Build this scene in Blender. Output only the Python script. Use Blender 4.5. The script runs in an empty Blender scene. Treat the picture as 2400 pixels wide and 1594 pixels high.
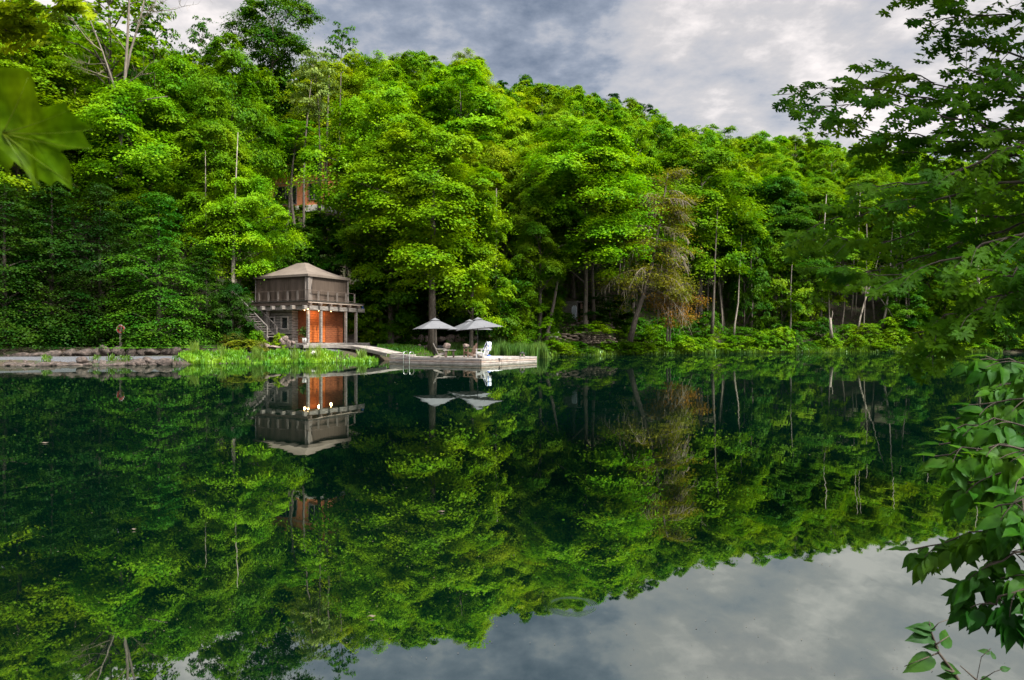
import bpy, math, random
import numpy as np
from mathutils import Vector, Matrix, noise

S = bpy.context.scene
COL = S.collection
R = math.radians

# ------------------------------------------------------------------ camera
CZ = 1.48                      # eye above the water
F = 1600.0                     # focal length in pixels of the 2400 px wide photo
cam_d = bpy.data.cameras.new('camera'); cam = bpy.data.objects.new('camera', cam_d); COL.objects.link(cam)
cam.location = (0, 0, CZ); cam.rotation_euler = (R(90), 0, 0)
cam_d.sensor_width = 36; cam_d.lens = 24; cam_d.clip_start = 0.05; cam_d.clip_end = 3000
cam_d.dof.use_dof = True; cam_d.dof.focus_distance = 45; cam_d.dof.aperture_fstop = 11
S.camera = cam

# ------------------------------------------------------------------ light
SUN_AZ = math.atan2(0.80, -0.55)       # compass-like angle from +Y towards +X
SUN_EL = R(50)
sd = bpy.data.lights.new('sun', 'SUN'); sd.energy = 3.6; sd.angle = R(12); sd.color = (1, .95, .84)
sun = bpy.data.objects.new('sun', sd); COL.objects.link(sun)
to_sun = Vector((math.sin(SUN_AZ) * math.cos(SUN_EL), math.cos(SUN_AZ) * math.cos(SUN_EL), math.sin(SUN_EL)))
sun.rotation_euler = to_sun.to_track_quat('Z', 'Y').to_euler()

w = bpy.data.worlds.new('World'); S.world = w; w.use_nodes = True
def world():
    nt = w.node_tree; N = nt.nodes; L = nt.links; N.clear()
    out = N.new('ShaderNodeOutputWorld')
    sky = N.new('ShaderNodeTexSky'); sky.sky_type = 'NISHITA'; sky.sun_disc = False
    sky.sun_elevation = SUN_EL; sky.sun_rotation = SUN_AZ
    b1 = N.new('ShaderNodeBackground'); b1.inputs['Strength'].default_value = 0.06
    L.new(sky.outputs[0], b1.inputs['Color'])
    tc = N.new('ShaderNodeTexCoord')
    sep = N.new('ShaderNodeSeparateXYZ'); L.new(tc.outputs['Generated'], sep.inputs[0])
    add = N.new('ShaderNodeMath'); add.operation = 'ADD'; add.inputs[1].default_value = 0.16
    ab = N.new('ShaderNodeMath'); ab.operation = 'ABSOLUTE'; L.new(sep.outputs['Z'], ab.inputs[0])
    L.new(ab.outputs[0], add.inputs[0])
    cmb = N.new('ShaderNodeCombineXYZ')
    for a in 'XY':
        d = N.new('ShaderNodeMath'); d.operation = 'DIVIDE'
        L.new(sep.outputs[a], d.inputs[0]); L.new(add.outputs[0], d.inputs[1]); L.new(d.outputs[0], cmb.inputs[a])
    mp = N.new('ShaderNodeMapping'); mp.inputs['Location'].default_value = (7.26, 12.75, 0); mp.inputs['Scale'].default_value = (1, 1.0, 1)
    L.new(cmb.outputs[0], mp.inputs[0])
    n1 = N.new('ShaderNodeTexNoise'); n1.inputs['Scale'].default_value = 1.15; n1.inputs['Detail'].default_value = 9
    n1.inputs['Roughness'].default_value = 0.55; n1.inputs['Distortion'].default_value = 0.25
    L.new(mp.outputs[0], n1.inputs['Vector'])
    n2 = N.new('ShaderNodeTexNoise'); n2.inputs['Scale'].default_value = 5.2; n2.inputs['Detail'].default_value = 9; n2.inputs['Roughness'].default_value = 0.6
    L.new(mp.outputs[0], n2.inputs['Vector'])
    mx = N.new('ShaderNodeMath'); mx.operation = 'MULTIPLY_ADD'; mx.inputs[1].default_value = 0.38
    L.new(n2.outputs[0], mx.inputs[0])
    m2 = N.new('ShaderNodeMath'); m2.operation = 'MULTIPLY'; m2.inputs[1].default_value = 0.62; L.new(n1.outputs[0], m2.inputs[0])
    L.new(m2.outputs[0], mx.inputs[2])
    cr = N.new('ShaderNodeValToRGB'); e = cr.color_ramp.elements
    e[0].position = 0.34; e[0].color = (0.10, 0.125, 0.17, 1)
    e[1].position = 0.60; e[1].color = (0.74, 0.68, 0.645, 1)
    for p, c in ((0.415, (0.225, 0.25, 0.30, 1)), (0.455, (0.35, 0.355, 0.38, 1)), (0.53, (0.475, 0.45, 0.44, 1))):
        q = e.new(p); q.color = c
    L.new(mx.outputs[0], cr.inputs[0])
    b2 = N.new('ShaderNodeBackground'); L.new(cr.outputs[0], b2.inputs['Color'])
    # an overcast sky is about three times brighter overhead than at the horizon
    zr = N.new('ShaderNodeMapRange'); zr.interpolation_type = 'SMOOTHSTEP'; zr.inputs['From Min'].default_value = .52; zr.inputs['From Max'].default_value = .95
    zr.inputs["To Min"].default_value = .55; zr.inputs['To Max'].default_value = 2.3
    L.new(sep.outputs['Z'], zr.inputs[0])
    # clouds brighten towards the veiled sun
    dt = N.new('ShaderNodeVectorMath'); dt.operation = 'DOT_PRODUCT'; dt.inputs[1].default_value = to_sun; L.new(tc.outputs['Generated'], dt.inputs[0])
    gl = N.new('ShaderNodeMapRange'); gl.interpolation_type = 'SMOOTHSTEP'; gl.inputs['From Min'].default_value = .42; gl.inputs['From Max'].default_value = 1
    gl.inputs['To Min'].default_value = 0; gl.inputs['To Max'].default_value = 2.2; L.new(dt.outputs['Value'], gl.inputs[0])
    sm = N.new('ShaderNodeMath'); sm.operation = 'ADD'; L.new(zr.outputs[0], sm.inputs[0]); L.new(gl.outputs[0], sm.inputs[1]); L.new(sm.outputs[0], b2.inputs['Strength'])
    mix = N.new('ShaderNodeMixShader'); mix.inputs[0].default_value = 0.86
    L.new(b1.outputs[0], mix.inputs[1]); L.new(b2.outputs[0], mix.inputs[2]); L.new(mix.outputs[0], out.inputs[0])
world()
S.view_settings.view_transform = 'Standard'; S.view_settings.look = 'None'
S.view_settings.exposure = 1.5; S.view_settings.gamma = 1; S.view_settings.use_curve_mapping = False
S.render.engine = 'CYCLES'
S.cycles.max_bounces = 6; S.cycles.diffuse_bounces = 3; S.cycles.glossy_bounces = 3; S.cycles.transmission_bounces = 4; S.cycles.transparent_max_bounces = 4
S.cycles.caustics_reflective = False; S.cycles.caustics_refractive = False

# ------------------------------------------------------------------ helpers
def W(px, py, D):
    "photo pixel at depth D -> world point"
    return Vector(((px - 1200) / F * D, D, CZ - (py - 797) / F * D))
def X(px, D): return (px - 1200) / F * D
def interp(px, tab): return np.interp(px, [t[0] for t in tab], [t[1] for t in tab])

def tag(o, label, cat, group=None, kind=None):
    if label: o['label'] = label
    if cat: o['category'] = cat
    if group: o['group'] = group
    if kind: o['kind'] = kind
    return o
def empty(name, loc=(0, 0, 0), rz=0, label=None, cat=None, group=None):
    o = bpy.data.objects.new(name, None); COL.objects.link(o); o.location = loc; o.rotation_euler = (0, 0, rz)
    o.empty_display_size = .2
    return tag(o, label, cat, group)
def link(name, me, mat=None, parent=None):
    o = bpy.data.objects.new(name, me); COL.objects.link(o)
    if mat: me.materials.append(mat)
    if parent: o.parent = parent
    return o
def np_mesh(name, V, Fc, smooth=False):
    "V (n,3), Fc (m,k) uniform polygons"
    V = np.asarray(V, np.float32); Fc = np.asarray(Fc, np.int32); m, k = Fc.shape
    me = bpy.data.meshes.new(name)
    me.vertices.add(len(V)); me.vertices.foreach_set('co', V.ravel())
    me.loops.add(m * k); me.loops.foreach_set('vertex_index', Fc.ravel())
    me.polygons.add(m); me.polygons.foreach_set('loop_start', np.arange(0, m * k, k, dtype=np.int32))
    if smooth: me.polygons.foreach_set('use_smooth', np.ones(m, bool))
    me.update(calc_edges=True)
    return me
class MB:
    "collects shapes, builds one mesh object"
    def __init__(s): s.v = []; s.f = []
    def add(s, vs, fs):
        b = len(s.v); s.v += [tuple(v) for v in vs]; s.f += [tuple(i + b for i in f) for f in fs]; return s
    def box(s, c, d, rz=0, bev=0, M=None):
        hx, hy, hz = d[0] / 2, d[1] / 2, d[2] / 2
        vs = [Vector((sx * hx, sy * hy, sz * hz)) for sz in (-1, 1) for sx, sy in ((-1, -1), (1, -1), (1, 1), (-1, 1))]
        mt = M if M else Matrix.Rotation(rz, 4, 'Z')
        vs = [mt @ v + Vector(c) for v in vs]
        return s.add(vs, [(3, 2, 1, 0), (4, 5, 6, 7), (0, 1, 5, 4), (1, 2, 6, 5), (2, 3, 7, 6), (3, 0, 4, 7)])
    def beam(s, a, b, w_, h_):
        "box from a to b, width w_ (horizontal), height h_"
        a = Vector(a); b = Vector(b); d = b - a; l = d.length; d.normalize()
        side = d.cross(Vector((0, 0, 1)))
        side = Vector((1, 0, 0)) if side.length < 1e-4 else side.normalized()
        up = side.cross(d).normalized()
        vs = []
        for p in (a, b):
            for i, j in ((-1, -1), (1, -1), (1, 1), (-1, 1)): vs.append(p + side * (i * w_ / 2) + up * (j * h_ / 2))
        return s.add(vs, [(0, 1, 2, 3), (7, 6, 5, 4), (0, 4, 5, 1), (1, 5, 6, 2), (2, 6, 7, 3), (3, 7, 4, 0)])
    def tube(s, pts, rad, n=8, cap=True):
        pts = [Vector(p) for p in pts]
        if not hasattr(rad, '__len__'): rad = [rad] * len(pts)
        b = len(s.v); t0 = None; side = None
        for i, p in enumerate(pts):
            t = (pts[min(i + 1, len(pts) - 1)] - pts[max(i - 1, 0)]).normalized()
            if side is None:
                side = t.cross(Vector((0, 1, 0.01)))
                if side.length < .1: side = t.cross(Vector((1, 0, 0)))
                side.normalize()
            else:
                side = (side - t * side.dot(t)); side.normalize()
            up = t.cross(side)
            for k in range(n):
                a = 2 * math.pi * k / n
                s.v.append(tuple(p + (side * math.cos(a) + up * math.sin(a)) * rad[i]))
        for i in range(len(pts) - 1):
            for k in range(n):
                k2 = (k + 1) % n
                s.f.append((b + i * n + k, b + i * n + k2, b + (i + 1) * n + k2, b + (i + 1) * n + k))
        if cap:
            s.f.append(tuple(b + k for k in reversed(range(n)))); e = b + (len(pts) - 1) * n
            s.f.append(tuple(e + k for k in range(n)))
        return s
    def lathe(s, c, prof, n=16):
        b = len(s.v)
        for r_, z in prof:
            for k in range(n):
                a = 2 * math.pi * k / n; s.v.append((c[0] + r_ * math.cos(a), c[1] + r_ * math.sin(a), c[2] + z))
        for i in range(len(prof) - 1):
            for k in range(n):
                k2 = (k + 1) % n; s.f.append((b + i * n + k, b + i * n + k2, b + (i + 1) * n + k2, b + (i + 1) * n + k))
        return s
    def quad(s, a, b, c, d): return s.add([a, b, c, d], [(0, 1, 2, 3)])
    def mesh(s, name, smooth=False):
        me = bpy.data.meshes.new(name); me.from_pydata(s.v, [], s.f)
        if smooth: me.polygons.foreach_set('use_smooth', [True] * len(me.polygons))
        me.update(); return me
    def build(s, name, mat, parent=None, smooth=False, bevel=0):
        o = link(name, s.mesh(name, smooth), mat, parent)
        if bevel:
            m = o.modifiers.new('bevel', 'BEVEL'); m.width = bevel; m.segments = 2; m.limit_method = 'ANGLE'
        return o

# ------------------------------------------------------------------ materials
def mat_new(name):
    m = bpy.data.materials.new(name); m.use_nodes = True; nt = m.node_tree; nt.nodes.clear()
    out = nt.nodes.new('ShaderNodeOutputMaterial'); return m, nt, nt.nodes, nt.links, out
def ramp_noise(nt, scale, cols, detail=4, rough=.55, vec=None, stretch=None, coord='Object', dist=0):
    N = nt.nodes; L = nt.links
    tc = N.new('ShaderNodeTexCoord'); v = tc.outputs[coord]
    if stretch:
        mp = N.new('ShaderNodeMapping'); mp.inputs['Scale'].default_value = stretch; L.new(v, mp.inputs[0]); v = mp.outputs[0]
    n = N.new('ShaderNodeTexNoise'); n.inputs['Scale'].default_value = scale; n.inputs['Detail'].default_value = detail
    n.inputs['Roughness'].default_value = rough; n.inputs['Distortion'].default_value = dist; L.new(v, n.inputs['Vector'])
    cr = N.new('ShaderNodeValToRGB'); e = cr.color_ramp.elements
    e[0].position = cols[0][0]; e[0].color = (*cols[0][1], 1); e[1].position = cols[-1][0]; e[1].color = (*cols[-1][1], 1)
    for p, c in cols[1:-1]: q = e.new(p); q.color = (*c, 1)
    L.new(n.outputs[0], cr.inputs[0]); return cr, n
def surf(name, cols, scale=6, rough=.8, bump=.3, bscale=None, stretch=None, detail=6, coord='Object', spec=.3, metal=0, bdist=.02):
    m, nt, N, L, out = mat_new(name)
    cr, n = ramp_noise(nt, scale, cols, detail, stretch=stretch, coord=coord)
    p = N.new('ShaderNodeBsdfPrincipled'); p.inputs['Roughness'].default_value = rough; p.inputs['Metallic'].default_value = metal
    p.inputs['Specular IOR Level'].default_value = spec
    L.new(cr.outputs[0], p.inputs['Base Color'])
    if bump:
        b = N.new('ShaderNodeBump'); b.inputs['Strength'].default_value = bump; b.inputs['Distance'].default_value = bdist
        if bscale:
            _, n = ramp_noise(nt, bscale, [(0, (0, 0, 0)), (1, (1, 1, 1))], 6, stretch=stretch, coord=coord)
        L.new(n.outputs[0], b.inputs['Height']); L.new(b.outputs[0], p.inputs['Normal'])
    L.new(p.outputs[0], out.inputs[0]); return m
def flat(name, c, rough=.6, metal=0, spec=.4, emit=None, es=1):
    c2 = tuple(min(1, x * 1.25 + .01) for x in c); c1 = tuple(x * .75 for x in c)
    m = surf(name, [(.3, c1), (.7, c2)], 9, rough, .1, spec=spec, metal=metal)
    if emit:
        p = [n for n in m.node_tree.nodes if n.type == 'BSDF_PRINCIPLED'][0]
        p.inputs['Emission Color'].default_value = (*emit, 1); p.inputs['Emission Strength'].default_value = es
    return m
def leaf_mat(name, trans=.4, gloss=.06, grough=.45, vscale=.55, var=.55, fine=7.0, tmul=(1.25, 1.15, .35), base=None):
    "leaf colour comes from the object's own colour, varied clump by clump"
    m, nt, N, L, out = mat_new(name)
    oi = N.new('ShaderNodeObjectInfo')
    src = oi.outputs['Color']
    if base:
        rgb = N.new('ShaderNodeRGB'); rgb.outputs[0].default_value = (*base, 1); src = rgb.outputs[0]
    geo = N.new('ShaderNodeNewGeometry')
    def noi(sc, det):
        n = N.new('ShaderNodeTexNoise'); n.inputs['Scale'].default_value = sc; n.inputs['Detail'].default_value = det
        L.new(geo.outputs['Position'], n.inputs['Vector']); return n
    n1 = noi(vscale, 2); n2 = noi(fine, 1)
    hs = N.new('ShaderNodeHueSaturation')
    mr = N.new('ShaderNodeMapRange'); mr.inputs['From Min'].default_value = .3; mr.inputs['From Max'].default_value = .7
    mr.inputs['To Min'].default_value = 1 - var; mr.inputs['To Max'].default_value = 1 + var; L.new(n1.outputs[0], mr.inputs[0])
    mr2 = N.new('ShaderNodeMapRange'); mr2.inputs['From Min'].default_value = .3; mr2.inputs['From Max'].default_value = .7
    mr2.inputs['To Min'].default_value = .7; mr2.inputs['To Max'].default_value = 1.3; L.new(n2.outputs[0], mr2.inputs[0])
    mm = N.new('ShaderNodeMath'); mm.operation = 'MULTIPLY'; L.new(mr.outputs[0], mm.inputs[0]); L.new(mr2.outputs[0], mm.inputs[1])
    L.new(mm.outputs[0], hs.inputs['Value'])
    mh = N.new('ShaderNodeMapRange'); mh.inputs['From Min'].default_value = .3; mh.inputs['From Max'].default_value = .7
    mh.inputs['To Min'].default_value = .525; mh.inputs['To Max'].default_value = .475; L.new(n1.outputs[0], mh.inputs[0])
    L.new(mh.outputs[0], hs.inputs['Hue']); L.new(src, hs.inputs['Color'])
    d = N.new('ShaderNodeBsdfDiffuse'); L.new(hs.outputs[0], d.inputs[0])
    t = N.new('ShaderNodeBsdfTranslucent')
    tm = N.new('ShaderNodeMix'); tm.data_type = 'RGBA'; tm.blend_type = 'MULTIPLY'; tm.inputs['Factor'].default_value = 1
    L.new(hs.outputs[0], tm.inputs['A']); tm.inputs['B'].default_value = (*tmul, 1); L.new(tm.outputs['Result'], t.inputs[0])
    mx = N.new('ShaderNodeMixShader'); mx.inputs[0].default_value = trans; L.new(d.outputs[0], mx.inputs[1]); L.new(t.outputs[0], mx.inputs[2])
    g = N.new('ShaderNodeBsdfGlossy'); g.inputs['Roughness'].default_value = grough; g.inputs[0].default_value = (.5, .7, .55, 1)
    mg = N.new('ShaderNodeMixShader'); mg.inputs[0].default_value = gloss; L.new(mx.outputs[0], mg.inputs[1]); L.new(g.outputs[0], mg.inputs[2])
    L.new(mg.outputs[0], out.inputs[0]); return m

M = {}
M['leaf'] = leaf_mat('foliage', .38, .008, .5, .5, .34)
M['leaf_near'] = leaf_mat('near_maple_leaves', .6, .008, .5, 1.6, .5, 12)
M['leaf_big'] = leaf_mat('near_broad_leaves', .55, .01, .5, 4, .45, 30)
M['bark'] = surf('bark', [(.3, (.035, .028, .022)), (.55, (.09, .075, .06)), (.75, (.17, .15, .125))], 5, .9, .8, stretch=(3, 3, .6), bdist=.05)
M['bark_pale'] = surf('pale_bark', [(.3, (.13, .11, .09)), (.55, (.24, .21, .17)), (.75, (.36, .32, .27))], 5, .9, .6, stretch=(3, 3, .6), bdist=.04)
M['bark_mid'] = surf('grey_brown_bark', [(.3, (.08, .068, .055)), (.55, (.15, .128, .105)), (.75, (.24, .21, .175))], 5, .9, .6, stretch=(3, 3, .6), bdist=.04)
M['bark_dark'] = surf('dark_twig_bark', [(.3, (.02, .016, .012)), (.7, (.07, .055, .04))], 20, .85, .5)
M['dead_twig'] = surf('dead_grey_twigs', [(.3, (.085, .072, .048)), (.7, (.21, .18, .125))], 3, .9, .3)
M['greywood'] = surf('weathered_grey_wood', [(.3, (.09, .08, .074)), (.5, (.165, .148, .135)), (.7, (.26, .235, .215))], 3.5, .85, .4, stretch=(1, 1, 6), spec=.2)
M['deckwood'] = surf('weathered_deck_boards', [(.3, (.17, .152, .137)), (.5, (.27, .245, .225)), (.7, (.37, .34, .315))], 2.3, .8, .3, stretch=(1, 1, 3), spec=.25)
M['deckpink'] = surf('salmon_tinted_boards', [(.3, (.24, .17, .13)), (.5, (.34, .275, .23)), (.7, (.42, .36, .31))], 2.6, .8, .3, stretch=(1, 1, 3), spec=.25)
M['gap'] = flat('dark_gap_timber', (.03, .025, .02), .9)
M['cedar'] = surf('cedar_boards', [(.3, (.07, .022, .010)), (.5, (.17, .05, .018)), (.7, (.27, .095, .035))], 3.2, .7, .5, stretch=(1, 1, 9), bdist=.03)
M['cedar_door'] = surf('bright_cedar_door', [(.3, (.22, .05, .010)), (.5, (.33, .08, .014)), (.7, (.42, .12, .022))], 3, .6, .3, stretch=(1, 1, 7))
M['cedar_pale'] = surf('orange_house_cladding', [(.3, (.42, .13, .055)), (.5, (.60, .22, .095)), (.7, (.70, .32, .17))], 2, .8, .4, stretch=(6, 6, .7))
M['darkwood'] = surf('dark_timber', [(.3, (.05, .035, .027)), (.7, (.15, .11, .09))], 4, .85, .5, stretch=(1, 1, 6))
M['stone'] = surf('granite_boulder', [(.28, (.022, .018, .016)), (.45, (.048, .039, .034)), (.6, (.088, .068, .058)), (.75, (.16, .128, .112))], 2.8, .9, .8, detail=9, bdist=.05)
M['stone_pink'] = surf('pinkish_granite', [(.28, (.06, .05, .045)), (.45, (.13, .10, .09)), (.6, (.22, .165, .142)), (.75, (.33, .27, .24))], 2.8, .9, .8, detail=9, bdist=.05)
M['stone_pale'] = surf('pale_boulder', [(.3, (.5, .46, .42)), (.7, (.75, .72, .68))], 4, .85, .5, detail=8)
M['stone_flat'] = surf('stacked_fieldstone', [(.28, (.04, .03, .024)), (.45, (.10, .078, .06)), (.6, (.18, .145, .11)), (.75, (.30, .26, .20))], 3.1, .9, .8, detail=8, bdist=.04)
M['tent_roof'] = surf('taupe_canopy', [(.35, (.118, .095, .078)), (.65, (.152, .124, .102))], 1.5, .75, .12, spec=.3)
M['curtain'] = surf('brown_mesh_curtain', [(.3, (.046, .033, .025)), (.7, (.080, .058, .044))], 2, .85, .2, stretch=(6, 6, .4))
M['curtain_pale'] = surf('pale_curtain_edge', [(.3, (.12, .10, .088)), (.7, (.19, .16, .14))], 4, .85, .2, stretch=(6, 6, .4))
M['umbrella'] = surf('grey_umbrella_cloth', [(.3, (.095, .098, .107)), (.7, (.125, .128, .138))], 3, .8, .1, spec=.2)
M['black'] = flat('black_metal', (.015, .015, .017), .45, 0)
M['steel'] = flat('polished_steel', (.62, .66, .62), .25, .9)
M['white'] = flat('white_paint', (.78, .78, .76), .5)
M['robe'] = surf('white_towelling', [(.3, (.56, .62, .70)), (.7, (.74, .78, .84))], 10, .95, .6)
M['blue'] = flat('blue_cloth', (.06, .12, .42), .85)
M['tan'] = surf('tan_chair_wood', [(.3, (.32, .2, .13)), (.7, (.55, .38, .28))], 5, .75, .3)
M['red'] = flat('orange_life_ring', (.26, .02, .01), .7)
M['glass'] = flat('dark_glass', (.012, .016, .016), .1, 0, .6)
M['metalroof'] = flat('pale_metal_roof', (.55, .6, .66), .35, .4)
M['lamp'] = flat('lit_lamp', (.9, .7, .4), .5, emit=(1, .62, .25), es=3)
M['candle'] = flat('candle_wax', (.75, .6, .48), .6)
M['copper'] = flat('copper', (.5, .22, .1), .4, .6)
M['gravel'] = surf('grey_gravel', [(.3, (.045, .048, .055)), (.5, (.072, .076, .085)), (.7, (.11, .113, .12))], 14, .95, .7, detail=10, coord='Object')
M['blade'] = leaf_mat('marsh_blades', .4, .04, .4, .6, .35, 3)
# ------------------------------------------------------------------ terrain
SHORE = [(-3000, 24), (-800, 34), (0, 39), (400, 41), (640, 45.2), (760, 46), (880, 49), (1000, 53), (1060, 57), (1280, 62), (1400, 66), (1700, 76), (2000, 81), (2400, 79), (3400, 62), (6000, 40)]
SLOPE0 = [(-3000, 34), (0, 47), (560, 56), (900, 62), (1100, 64), (1280, 66), (1400, 68), (1700, 78), (2000, 83), (2400, 82), (3400, 66), (6000, 50)]
SKYY = [(-600, -60), (0, -20), (200, 40), (380, 120), (520, 165), (600, 150), (760, 150), (860, 125), (1000, 128), (1120, 130), (1200, 178), (1300, 195), (1400, 215), (1500, 250), (1600, 285), (1700, 303), (1800, 315), (1900, 318), (2000, 330), (2200, 362), (2400, 392), (3400, 470)]
RIDGE = [(-600, 80), (0, 84), (500, 92), (1000, 112), (1400, 145), (1800, 165), (2400, 210), (3400, 220)]
TREE_H = 19.0
def ridge_h(px):
    D = interp(px, RIDGE); return CZ + (797 - interp(px, SKYY)) / F * D - TREE_H
def terrain(x, y):
    x = np.asarray(x, float); y = np.asarray(y, float)
    yy = np.maximum(y, 12.0); px = 1200 + F * x / yy; px = np.clip(px, -6000, 9000)
    s = interp(px, SHORE); s0 = interp(px, SLOPE0); rd = interp(px, RIDGE); hr = ridge_h(px)
    d = y - s
    wob = .5 * np.sin(x * .9) * np.cos(y * .7) + .3 * np.sin(x * 2.1 + y)
    d = d + wob * .35
    z = np.interp(d, [-6, -2, 0, .5, 1.2], [-2.2, -.7, -.02, .25, .42])
    plat = np.interp(px, [-3000, 300, 560, 700, 860, 1100, 1280, 1500, 6000], [.45, .45, .62, .75, .95, 1.0, .9, .7, .6])
    z = np.where(d > .8, np.maximum(z, np.interp(d, [.8, 3.5, 6], [.42, 1, 1]) * plat), z)
    # low bank behind the row of boulders on the left
    z = z + np.where(d > 0, np.clip((d - 4.4) / .8, 0, 1) * .55 * np.clip((620 - px) / 60, 0, 1), 0)
    t = np.clip((y - s0) / (rd - s0), 0, 1)
    z = z + np.where(d > 0, (hr - 1.2) * (t ** 0.92), 0)
    z = z - np.clip(y - rd - 5, 0, 400) * .16
    lump = .35 * np.sin(x * .31 + 1.3) * np.sin(y * .27) + .2 * np.sin(x * .8 + y * .6)
    z = z + np.where(y > s0, np.clip((y - s0) / 6, 0, 1) * lump, 0)
    # levelled terrace for the robe hut
    k = np.clip((px - 1265) / 20, 0, 1) * np.clip((1440 - px) / 15, 0, 1) * np.clip((y - 68.0) / .3, 0, 1) * np.clip((76 - y) / 3, 0, 1)
    k = k * np.clip((d - 1.2) / .3, 0, 1)
    z = z * (1 - k) + np.maximum(z, 3.3) * k
    k = np.clip((px - 1225) / 20, 0, 1) * np.clip((1440 - px) / 15, 0, 1) * np.clip((y - 66.3) / .3, 0, 1) * np.clip((68 - y) / .05, 0, 1)
    k = k * np.clip((d - .8) / .3, 0, 1)
    z = z * (1 - k) + np.maximum(z, 2.2) * k
    # the photographer's own bank
    near = np.clip((1.2 - (y - .12 * x)) / 1.6, 0, 1)
    z = np.where(y < 12, -2.2 + near * 2.45 + np.clip(-y - 3, 0, 60) * .12, z)
    return z
def TZ(x, y): return float(terrain(np.array([x]), np.array([y]))[0])

def axis(segs):
    a = [segs[0][0]]
    for lo, hi, st in segs:
        n = max(1, int(round((hi - lo) / st))); a += list(np.linspace(lo, hi, n + 1)[1:])
    return np.array(a)
def build_terrain():
    xs = axis([(-900, -120, 60), (-120, -60, 4), (-60, 60, 1.0), (60, 140, 2.5), (140, 900, 60)])
    ys = axis([(-300, -20, 40), (-20, 12, 1), (12, 36, 3), (36, 86, .5), (86, 240, 3), (240, 900, 60)])
    gx, gy = np.meshgrid(xs, ys); gz = terrain(gx, gy)
    V = np.stack([gx, gy, gz], -1).reshape(-1, 3); nx = len(xs)
    i, j = np.meshgrid(np.arange(nx - 1), np.arange(len(ys) - 1)); a = (j * nx + i).ravel()
    me = np_mesh('ground', V, np.stack([a, a + 1, a + 1 + nx, a + nx], -1), True)
    m, nt, N, L, out = mat_new('forest_floor')
    cr, n = ramp_noise(nt, .55, [(.3, (.022, .016, .010)), (.45, (.042, .028, .017)), (.55, (.028, .032, .010)), (.7, (.020, .042, .008))], 9, .65)
    p = N.new('ShaderNodeBsdfPrincipled'); p.inputs['Roughness'].default_value = .95; L.new(cr.outputs[0], p.inputs['Base Color'])
    _, nb = ramp_noise(nt, 5, [(0, (0, 0, 0)), (1, (1, 1, 1))], 8)
    b = N.new('ShaderNodeBump'); b.inputs['Strength'].default_value = .7; b.inputs['Distance'].default_value = .1
    L.new(nb.outputs[0], b.inputs['Height']); L.new(b.outputs[0], p.inputs['Normal']); L.new(p.outputs[0], out.inputs[0])
    tag(link('ground', me, m), 'wooded slope rising from the lake', None, kind='structure')
build_terrain()

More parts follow.
